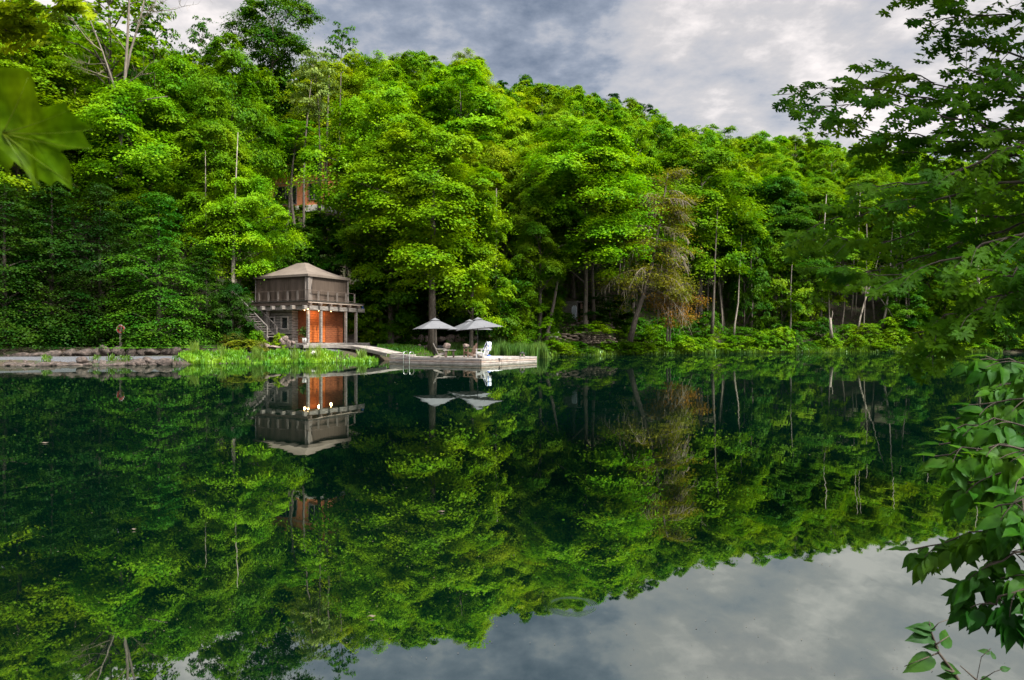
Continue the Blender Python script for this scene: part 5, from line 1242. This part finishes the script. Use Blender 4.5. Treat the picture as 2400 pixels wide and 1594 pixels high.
# ------------------------------------------------------------------ robe hut
def hut():
    O = Vector((X(1352, 69.6), 69.6, 0)); th = R(38); u = Vector((math.cos(th), math.sin(th), 0)); v = Vector((-math.cos(R(28)), math.sin(R(28)), 0))
    v = Vector((-u.y, u.x, 0)); zb = 3.3; H = 2.05
    Mw = Matrix(((u.x, v.x, 0, O.x), (u.y, v.y, 0, O.y), (0, 0, 1, zb), (0, 0, 0, 1)))
    e = empty('robe_hut', (0, 0, 0), 0, 'small open timber hut on the stone terrace', 'hut'); e.matrix_world = Mw
    a, b = 1.75, 2.0
    def span(x0, x1, y0, y1, z0, z1): return (((x0 + x1) / 2, (y0 + y1) / 2, (z0 + z1) / 2), (x1 - x0, y1 - y0, z1 - z0))
    m_ = MB(); z = 0
    while z < H - .01: m_.box(*span(-.04, 0, 0, b, z, min(z + .13, H))); z += .142
    m_.build('side_wall', M['deckwood'], e)
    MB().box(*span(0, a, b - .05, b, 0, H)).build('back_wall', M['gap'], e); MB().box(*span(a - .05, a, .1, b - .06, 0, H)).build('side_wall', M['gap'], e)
    MB().box(*span(-.1, a + .1, -.12, b + .1, H + .002, H + .12)).build('roof', M['deckwood'], e)
    for x, w_ in ((.0, .08), (.55, .22), (1.25, .1), (a - .08, .1)): MB().box(*span(x, x + w_, -.06, .04, 0, H)).build('post', M['tan'] if x else M['greywood'], e)
    MB().box(*span(.0, a, -.02, b - .07, -.08, -.002)).build('floor', M['deckpink'], e)
    MB().box(*span(.08, .9, .3, .6, .0, .6)).build('bench', M['cedar'], e)
    for i, (yy, lb) in enumerate(((.42, 'left'), (.13, 'right'))):
        r_ = MB(); n = 12
        prof = [(0, .03), (.05, .10), (.14, .13), (.3, .15), (.62, .15), (.9, .17), (1.15, .19), (1.3, .18)]
        pts = []
        for k, (d, hw) in enumerate(prof):
            for j in range(n):
                a_ = 2 * math.pi * j / n; pts.append((-.09 - .045 * math.sin(a_) * (1 + .3 * math.sin(j * 2.3 + k)) , yy + hw * math.cos(a_) * (1 + .08 * math.sin(j * 3 + k)), 1.72 - d))
        r_.add(pts, [(k * n + j, k * n + (j + 1) % n, (k + 1) * n + (j + 1) % n, (k + 1) * n + j) for k in range(len(prof) - 1) for j in range(n)])
        g = empty('bathrobe', (0, 0, 0), 0, f'{lb} of two white bathrobes hanging on the hut wall', 'bathrobe', 'bathrobes on the hut wall'); g.matrix_world = Mw
        r_.build('robe', M['robe'], g, True)
        for sy in (-1, 1): MB().tube([(-.11, yy + sy * .12, 1.58), (-.12, yy + sy * .17, 1.3), (-.12, yy + sy * .165, 1.0)], [.055, .055, .06], 8).build('sleeve', M['robe'], g, True)
        MB().tube([(-.15, yy - .05, .95), (-.15, yy - .06, .6), (-.14, yy - .04, .28)], .014, 5).build('belt', M['robe'], g)
hut()

# ------------------------------------------------------------------ timber house on the hill
def house():
    th = R(18); u = Vector((math.cos(th), -math.sin(th), 0)); v = Vector((math.sin(th), math.cos(th), 0)); O = Vector((X(763, 84), 84, 0)); zb = 18.2
    Mw = Matrix(((-u.x, v.x, 0, O.x), (-u.y, v.y, 0, O.y), (0, 0, 1, zb), (0, 0, 0, 1)))
    e = empty('timber_house', (0, 0, 0), 0, 'orange timber-clad house half hidden by trees on the hillside', 'house'); e.matrix_world = Mw
    def span(x0, x1, y0, y1, z0, z1): return (((x0 + x1) / 2, (y0 + y1) / 2, (z0 + z1) / 2), (x1 - x0, y1 - y0, z1 - z0))
    MB().box(*span(0, 12.5, 0, 7, 0, 6.2)).build('wall', M['cedar_pale'], e)
    MB().box(*span(-.15, 12.8, -.25, 7.2, -.8, -.003)).build('foundation', M['stone_pale'], e); MB().box(*span(-.1, 12.7, -.15, 7.1, -5, -.803)).build('foundation', M['stone_flat'], e)
    MB().box(*span(-.12, .12, -.06, .1, .003, 6.19)).build('corner_board', M['tan'], e)
    MB().box(*span(.0, 12.5, -.05, -.002, 2.9, 3.05)).build('floor_band', M['tan'], e)
    for i, (x0, x1, z0, z1) in enumerate(((.6, 2.6, 3.9, 5.7), (.9, 2.3, .7, 2.6), (4.2, 7.3, .3, 2.5), (3.6, 5.0, 3.9, 5.5), (8.8, 10.4, .6, 2.5), (6.4, 8.0, 3.9, 5.5), (9.5, 11, 3.9, 5.5))):
        w_ = MB()
        for q in ((x0 - .08, x0, z0 - .08, z1 + .08), (x1, x1 + .08, z0 - .08, z1 + .08), (x0, x1, z1, z1 + .08), (x0, x1, z0 - .08, z0), ((x0 + x1) / 2 - .04, (x0 + x1) / 2 + .04, z0, z1)): w_.box(*span(q[0], q[1], -.09, -.008, q[2], q[3]))
        f = w_.build('window', M['greywood'], e); MB().box(*span(x0, x1, -.04, -.004, z0, z1)).build('pane', M['glass'], f)
    r_ = MB(); x0, x1, y0, y1, z0, zr = -.7, 13.2, -.9, 7.9, 6.2, 8.6; ym = (y0 + y1) / 2
    vs = [(x0, y0, z0), (x1, y0, z0), (x1, ym, zr), (x0, ym, zr), (x1, y1, z0), (x0, y1, z0)]
    r_.add(vs + [(a, b, c + .16) for a, b, c in vs], [(0, 1, 2, 3), (3, 2, 4, 5), (9, 8, 7, 6), (11, 10, 8, 9), (0, 6, 7, 1), (5, 4, 10, 11), (0, 3, 9, 6), (3, 5, 11, 9), (1, 7, 8, 2), (2, 8, 10, 4)]); r_.build('roof', M['metalroof'], e)
    MB().add([(0, 0, 6.2), (0, 7, 6.2), (0, 3.5, 8.5), (12.5, 0, 6.2), (12.5, 7, 6.2), (12.5, 3.5, 8.5)], [(0, 1, 2), (4, 3, 5)]).build('gable', M['cedar_pale'], e)
house()
# ------------------------------------------------------------------ near leaves: outlines
def maple_leaf():
    half = [(0, 1.0), (.10, .80), (.09, .62), (.17, .66), (.30, .78), (.33, .62), (.52, .68), (.60, .60), (.50, .46), (.72, .40), (.66, .30), (.82, .22), (.60, .14), (.34, .10), (.50, -.06), (.46, -.16), (.24, -.16), (.06, -.08)]
    half = [(0, 1.0), (.08, .80), (.17, .74), (.13, .52), (.10, .36), (.26, .50), (.34, .64), (.42, .56), (.60, .60), (.56, .44), (.66, .34), (.44, .22), (.26, .10), (.44, .08), (.56, -.04), (.44, -.14), (.28, -.18), (.12, -.12), (0, -.04)]
    o = half + [(-x, y) for x, y in reversed(half[1:-1])]
    vs = [(0, .12, .0)] + [(x, y, -.10 * (x * x) - .08 * max(0, y - .3) ** 2 + .05 * abs(math.sin(x * 5))) for x, y in o]
    n = len(o); return vs, [(0, 1 + (i + 1) % n, 1 + i) for i in range(n)]
def ovate_leaf():
    L_ = [(0, 0), (.10, -.02), (.21, .06), (.285, .22), (.30, .40), (.26, .60), (.17, .80), (.07, .98), (0, 1.15)]
    o = L_ + [(-x, y) for x, y in reversed(L_[1:-1])]; n = len(o)
    vs = [(0, .4, -.03)] + [(x, y, abs(x) * .22 - .22 * y * y + .03 * math.sin(y * 14) * abs(x) * 3) for x, y in o]
    return vs, [(0, 1 + (i + 1) % n, 1 + i) for i in range(n)]
MAPLE = maple_leaf(); OVATE = ovate_leaf()

class Twigs:
    "branches with leaves: every leaf hangs from a petiole on a twig"
    def __init__(s, seed): s.rng = random.Random(seed); s.mb = MB(); s.P = []; s.N = []; s.D = []; s.S = []
    def leaf(s, p, d, n, size):
        s.P.append(tuple(p)); s.D.append(tuple(d)); s.N.append(tuple(n)); s.S.append(size)
    def spray(s, pts, r0, leaf, gap, side=(.25, .55), droop=.35, sub=True, flat_=.35):
        "pts: world polyline of a branch; side twigs alternate in a roughly level plane"
        rng = s.rng; pts = [Vector(p) for p in pts]; n = len(pts)
        s.mb.tube(pts, [max(.0025, r0 * (1 - .85 * i / (n - 1))) for i in range(n)], 6, cap=False)
        tot = sum((b - a).length for a, b in zip(pts[:-1], pts[1:])); pos = 0; k = 0
        for a, b in zip(pts[:-1], pts[1:]):
            l = (b - a).length; t = (b - a).normalized(); sd = t.cross(Vector((0, 0, 1)));
            if sd.length < .2: sd = Vector((0, 1, 0)).cross(t)
            sd.normalize(); q = 0
            while q < l:
                p = a + t * q; fr = (pos + q) / tot
                if sub and fr > .12:
                    sg = 1 if k % 2 else -1; sl = rng.uniform(*side) * (1.1 - .55 * fr)
                    d = (t * rng.uniform(.5, .9) + sd * sg * rng.uniform(.6, 1.1) + Vector((0, 0, rng.uniform(-flat_, flat_)))).normalized(); tp = [p]; pp = p.copy()
                    for j in range(5):
                        d = (d + Vector((0, 0, -droop * .16)) + Vector((rng.uniform(-.1, .1), rng.uniform(-.1, .1), rng.uniform(-.06, .06)))).normalized(); pp = pp + d * sl / 5; tp.append(pp.copy())
                    s.mb.tube(tp, list(np.linspace(max(.0022, r0 * .28), .0014, 6)), 4, cap=False)
                    for j in range(1 if leaf > .077 or sl > .3 else 2, 6):
                        for sg2 in ((-1, 1) if j < 5 else (-1, 0, 1)):
                            s2 = d.cross(Vector((0, 0, 1))).normalized(); ld = (d * (.5 if sg2 else 1.2) + s2 * sg2 * rng.uniform(.6, 1.1) + Vector((0, 0, -droop * rng.uniform(.2, 1.1)))).normalized()
                            nn = Vector((rng.uniform(-.7, .5), rng.uniform(-1.7, -.1), rng.uniform(.3, 1))); s.leaf(tp[j] + ld * leaf * .45, ld, nn, leaf * rng.uniform(.7, 1.15))
                elif fr > .15:
                    sg = 1 if k % 2 else -1; ld = (t * .5 + sd * sg + Vector((0, 0, -droop * rng.uniform(.3, 1)))).normalized(); s.leaf(p + ld * leaf * .4, ld, Vector((rng.uniform(-.5, .3), rng.uniform(-1.2, -.1), 1)), leaf * rng.uniform(.75, 1.15))
                k += 1; q += gap * rng.uniform(.75, 1.25)
            pos += l
        ld = (pts[-1] - pts[-2]).normalized(); s.leaf(pts[-1], ld, Vector((0, -.2, 1)), leaf)
    def build(s, parent, tmpl, mat, col, name='crown', branch='branches', bmat='bark_dark'):
        s.mb.build(branch, M[bmat], parent, True)
        P = np.array(s.P); V, Fc = scatter(*tmpl, P, frame_dir(np.array(s.N), np.array(s.D)), np.array(s.S)); print(name, 'leaves', len(P))
        o = link(name, np_mesh(name, V, Fc), mat, parent); o.color = (*col, 1); return o
def wob(pts, rng, n=4, a=.04):
    "subdivide and jitter a polyline"
    P = [Vector(p) for p in pts]; out = []
    for i, (p, q) in enumerate(zip(P[:-1], P[1:])):
        for k in range(n): out.append(p.lerp(q, k / n) + (Vector((rng.uniform(-a, a), rng.uniform(-a, a), rng.uniform(-a, a))) if (i or k) else Vector()))
    out.append(P[-1]); return out

def big_maple():
    base = Vector((6.1, 5.4, 0)); bz = .2
    e = empty('overhanging_maple', (0, 0, 0), 0, 'large dark-leaved maple at the right whose branches hang over the water', 'tree')
    tr = MB(); tr.tube([(6.3, 4.6, -.6), (6.2, 4.8, 1.0), (6.0, 5.0, 3.0), (5.7, 5.2, 5.0), (5.4, 5.3, 7.5), (5.2, 5.2, 10)], [.32, .24, .2, .17, .13, .06], 12); tr.build('trunk', M['bark'], e, True)
    t = Twigs(11); rng = random.Random(12)
    # (pixel, pixel, depth) control points of the limbs, from the trunk out to the tip
    limbs = [
        [(2950, 420, 5.0), (2600, 330, 5.2), (2400, 330, 5.4), (2250, 250, 5.6), (2080, 205, 5.8), (1930, 205, 5.9), (1825, 222, 6.0)],
        [(2900, 380, 5.1), (2500, 300, 5.0), (2330, 300, 5.1), (2180, 265, 5.3), (2040, 245, 5.5), (1900, 262, 5.6)],
        [(2900, 350, 5.1), (2500, 250, 5.2), (2300, 215, 5.4), (2150, 180, 5.8), (2020, 165, 6.0)],
        [(2850, 420, 5.1), (2450, 380, 5.3), (2250, 330, 5.6), (2100, 310, 5.8), (1960, 300, 6.0)],
        [(2850, 100, 5.1), (2500, 60, 5.2), (2350, 40, 5.4), (2230, 40, 5.6), (2150, 55, 5.6)],
        [(2850, 0, 5.2), (2500, -40, 5.2), (2300, -30, 5.4), (2200, -20, 5.6), (2130, 0, 5.8)],
        [(2850, 200, 5.1), (2480, 150, 5.2), (2360, 120, 5.4), (2260, 90, 5.6), (2200, 85, 5.7)],
        [(2800, 430, 5.0), (2420, 320, 4.8), (2300, 380, 4.9), (2180, 430, 5.0), (2060, 440, 5.2), (1990, 435, 5.4)],
        [(2800, 480, 5.0), (2400, 420, 4.9), (2230, 470, 5.0), (2090, 490, 5.2), (1960, 510, 5.4), (1890, 540, 5.6)],
        [(2800, 560, 5.0), (2420, 540, 4.6), (2260, 600, 4.7), (2130, 640, 4.9), (2020, 640, 5.1)],
        [(2800, 560, 5.0), (2450, 400, 5.6), (2350, 420, 5.7), (2260, 440, 5.8), (2160, 400, 6)],
        [(2800, 560, 5.0), (2420, 500, 5.4), (2240, 520, 5.6), (2080, 560, 5.8), (1960, 560, 5.9), (1875, 555, 6)],
        [(2800, 560, 5.0), (2420, 520, 5.4), (2240, 570, 5.6), (2100, 620, 5.8), (2000, 650, 5.9), (1930, 640, 6)],
        [(2800, 440, 5.0), (2420, 360, 5.4), (2280, 360, 5.5), (2160, 360, 5.7), (2060, 345, 5.8)],
        [(2800, 620, 5.0), (2450, 640, 4.6), (2330, 700, 4.6), (2220, 740, 4.7), (2140, 780, 4.8)],
        [(2800, 640, 5.0), (2420, 660, 4.8), (2300, 730, 4.9), (2200, 800, 5.0), (2170, 840, 5.0)],
        [(2800, 600, 5.0), (2460, 600, 4.4), (2360, 640, 4.4), (2280, 670, 4.5)],
        [(2850, 240, 5.1), (2500, 180, 5.0), (2420, 190, 5.0), (2320, 190, 5.2), (2250, 150, 5.4)],
    ]
    for L_ in limbs:
        pts = wob([W(*q) for q in L_], rng, 3, .03); t.spray(pts, .013, .076, .125, (.28, .66), .75, flat_=.6)
    # the rest of the crown above and to the right, outside the picture
    t2 = rng
    for i in range(70):
        a = Vector((5.5, 5.2, rng.uniform(4.5, 9.5))); ang = rng.uniform(0, 6.28); L2 = rng.uniform(2.0, 3.6); c = a + Vector((math.cos(ang) * L2, math.sin(ang) * L2, rng.uniform(-.2, .9)))
        fx = 1200 + F * c.x / max(c.y, .3); fy = 797 - F * (c.z - CZ) / max(c.y, .3)
        if c.y > .3 and -100 < fx < 2380 and -60 < fy < 1600: continue
        t.spray(wob([a, a.lerp(c, .5) + Vector((0, 0, .2)), c], rng, 3, .04), .03, .12, .24, (.4, .9), .3)
    t.build(e, MAPLE, M['leaf_near'], (.06, .17, .003))
big_maple()

def basswood():
    e = empty('basswood_sapling', (0, 0, 0), 0, 'nearer broad-leaved branches with large oval leaves at the lower right edge', 'tree')
    MB().tube([(2.9, 2.0, -.5), (2.75, 2.1, .6), (2.6, 2.2, 1.5), (2.55, 2.2, 2.2)], [.06, .05, .035, .015], 8).build('trunk', M['bark_dark'], e, True)
    t = Twigs(41); rng = random.Random(42)
    L = [
        [(2650, 860, 2.4), (2480, 870, 2.5), (2380, 850, 2.6), (2310, 835, 2.7)],
        [(2650, 1000, 2.4), (2480, 960, 2.4), (2370, 930, 2.5), (2270, 950, 2.6)],
        [(2650, 1050, 2.3), (2450, 1010, 2.3), (2330, 985, 2.4), (2230, 1010, 2.5)],
        [(2650, 1080, 2.3), (2420, 1060, 2.2), (2300, 1045, 2.3), (2190, 1070, 2.4)],
        [(2650, 1150, 2.3), (2420, 1120, 2.2), (2330, 1110, 2.2), (2260, 1130, 2.3)],
        [(2600, 1200, 2.3), (2420, 1210, 2.2), (2330, 1235, 2.3), (2240, 1260, 2.4), (2130, 1290, 2.5)],
        [(2600, 1260, 2.2), (2420, 1290, 2.2), (2320, 1330, 2.2), (2250, 1370, 2.3)],
        [(2600, 1330, 2.2), (2440, 1350, 2.1), (2350, 1400, 2.1), (2290, 1430, 2.2)],
        [(2600, 900, 2.5), (2470, 910, 2.7), (2400, 900, 2.8), (2340, 890, 2.9)],
        [(2600, 1130, 2.3), (2450, 1160, 2.0), (2380, 1180, 2.0), (2330, 1190, 2.05)],
    ]
    for p in L: t.spray(wob([W(*q) for q in p], rng, 3, .012), .006, .066, .115, sub=True, side=(.06, .16), droop=1.0)
    for p in L[2:4]: t.spray(wob([W(q[0] + 10, q[1] - 28, q[2] + .25) for q in p], rng, 3, .02), .005, .07, .09, sub=False, droop=.8)
    t.build(e, OVATE, M['leaf_big'], (.028, .10, .004))
basswood()

def sapling():
    b = Vector((X(2290, 1.9), 1.9, -.35)); e = empty('shore_sapling', (0, 0, 0), 0, 'small leafy twig growing up from the bottom right corner over the reflected sky', 'plant')
    t = Twigs(51); rng = random.Random(52); D = 1.9
    main = [W(2300, 1680, D), W(2235, 1575, D), W(2200, 1530, D), W(2182, 1480, D), W(2178, 1455, D)]; t.mb.tube(main, [.006, .0045, .0035, .0025, .001], 5)
    for pts in ([(2200, 1530), (2150, 1550), (2120, 1562)], [(2182, 1480), (2150, 1470)], [(2195, 1510), (2225, 1490)], [(2300, 1680), (2290, 1590), (2300, 1540), (2322, 1520)], [(2290, 1600), (2330, 1575), (2350, 1568)], [(2182, 1480), (2200, 1460), (2222, 1452)], [(2235, 1575), (2215, 1570)], [(2296, 1600), (2250, 1560)]):
        t.mb.tube([W(a, b_, D + rng.uniform(-.02, .02)) for a, b_ in pts], [.003] + [.0012] * (len(pts) - 1), 4)
    for (x0, y0, x1, y1, s) in ((2185, 1540, 2112, 1578, .09), (2178, 1490, 2120, 1500, .07), (2180, 1480, 2140, 1462, .065), (2190, 1470, 2180, 1462, .05), (2210, 1515, 2250, 1482, .075), (2205, 1560, 2250, 1566, .06), (2190, 1500, 2150, 1478, .055), (2240, 1590, 2190, 1572, .05), (2320, 1530, 2300, 1512, .03), (2345, 1570, 2372, 1560, .03), (2200, 1520, 2188, 1508, .04), (2330, 1545, 2345, 1520, .025), (2300, 1590, 2330, 1600, .04)):
        p = W(x0, y0, D); q = W(x1, y1, D - .02); d = (q - p).normalized(); t.leaf(p, d, Vector((rng.uniform(-.3, .3), -.75, .65)), s * .9)
    t.build(e, OVATE, M['leaf_big'], (.022, .075, .008), branch='stem')
sapling()

def left_near():
    # one big maple leaf hanging close to the lens on a twig from the left
    e = empty('near_maple_twig', (0, 0, 0), 0, 'big close maple leaf hanging into the picture at the left edge', 'branch')
    D = .62; MB().tube([W(-160, 330, D), W(-60, 318, D), W(2, 310, D), W(45, 312, D)], [.0022, .0016, .0011, .0008], 6).build('stalk', M['bark_dark'], e, True)
    out = [(20, 312), (12, 350), (2, 392), (-40, 420), (10, 300), ]
    o = [(-8, 312), (-60, 290), (-120, 240), (-70, 220), (-50, 180), (-20, 190), (4, 174), (28, 168), (60, 171), (84, 176), (92, 200), (93, 222), (107, 258), (140, 255), (171, 247), (175, 264), (190, 279), (206, 292), (231, 304), (203, 313), (212, 332), (224, 353), (190, 352), (154, 358), (170, 376), (180, 389), (183, 420), (187, 453), (170, 440), (152, 429), (144, 434), (134, 443), (118, 432), (104, 424), (101, 436), (98, 453), (82, 424), (66, 402), (45, 379), (28, 362), (10, 350)]
    CX, CY = 62, 312; yl = lambda f: D - .008 * f * f; c = W(62, 312, D); rng = random.Random(2); vs = []; n = len(o)
    rings = 5
    for r_ in range(1, rings + 1):
        f = r_ / rings
        for i, (a, b_) in enumerate(o):
            p = W(CX + (a - CX) * f, CY + (b_ - CY) * f, D); ang = math.atan2(b_ - CY, a - CX); p.y += .0025 * f * math.sin(ang * 5 + .6) - .008 * f * f + .002 * noise.noise(Vector((a * .03, b_ * .03, f * 2)))
            vs.append(p)
    mb = MB(); mb.add([c] + vs, [(0, 1 + (i + 1) % n, 1 + i) for i in range(n)] + [(1 + r_ * n + i, 1 + r_ * n + (i + 1) % n, 1 + (r_ + 1) * n + (i + 1) % n, 1 + (r_ + 1) * n + i) for r_ in range(rings - 1) for i in range(n)])
    m = leaf_mat('close_leaf', .6, .004, .4, 14, .18, 90, (1.1, 1.15, .3), base=(.08, .14, .001)); mb.build('leaf', m, e, True)
    v = MB()
    for a, b_ in ((215, 304), (171, 254), (66, 182), (212, 349), (184, 440), (98, 440)):
        pts = []
        for k in range(9):
            t_ = k / 8; qx = 6 + (a - 6) * t_; qy = 312 + (b_ - 312) * t_ + 5 * math.sin(math.pi * t_)
            fr_ = min(1, math.hypot(qx - 62, qy - 312) / (math.hypot(a - 62, b_ - 312) + 12)); pts.append(W(qx, qy, D - .0035 - .0065 * fr_))
        v.tube(pts, [.0006 * (1 - .8 * k / 8) for k in range(9)], 5)
    v.build('veins', leaf_mat('leaf_vein', .5, .03, .4, 10, .1, 50, base=(.11, .18, .004)), e, True)
    o2 = [(-60, 330), (-10, 335), (20, 345), (34, 372), (30, 388), (22, 396), (18, 410), (12, 398), (4, 388), (-20, 380), (-60, 392)]
    mb = MB(); n = len(o2); mb.add([W(-10, 358, D + .03)] + [W(a, b_, D + .03 + .004 * math.sin(i)) for i, (a, b_) in enumerate(o2)], [(0, 1 + (i + 1) % n, 1 + i) for i in range(n)]); q = mb.build('leaf', m, e, True); q['label'] = 'darker leaf tucked behind the big one'
    # sunlit leaves in the top left corner
    e = empty('maple_branch', (0, 0, 0), 0, 'sunlit yellow-green maple branch hanging into the top left corner', 'branch')
    t = Twigs(61); rng = random.Random(62)
    for p in ([(-200, -60, 5), (-60, -10, 5.2), (40, 20, 5.4), (120, 20, 5.5), (185, 15, 5.6)], [(-200, 0, 5), (-60, 20, 5.2), (20, 45, 5.4), (60, 60, 5.5), (100, 62, 5.5)], [(-200, -90, 5), (-40, -40, 5), (60, -25, 5.3), (130, -10, 5.4), (170, 0, 5.5)], [(-200, 10, 5.2), (-80, 40, 5.2), (-10, 60, 5.4), (30, 78, 5.4)]):
        t.spray(wob([W(*q) for q in p], rng, 3, .03), .014, .085, .12, (.15, .32), .4)
    t.build(e, MAPLE, M['leaf_near'], (.22, .32, .006))
left_near()
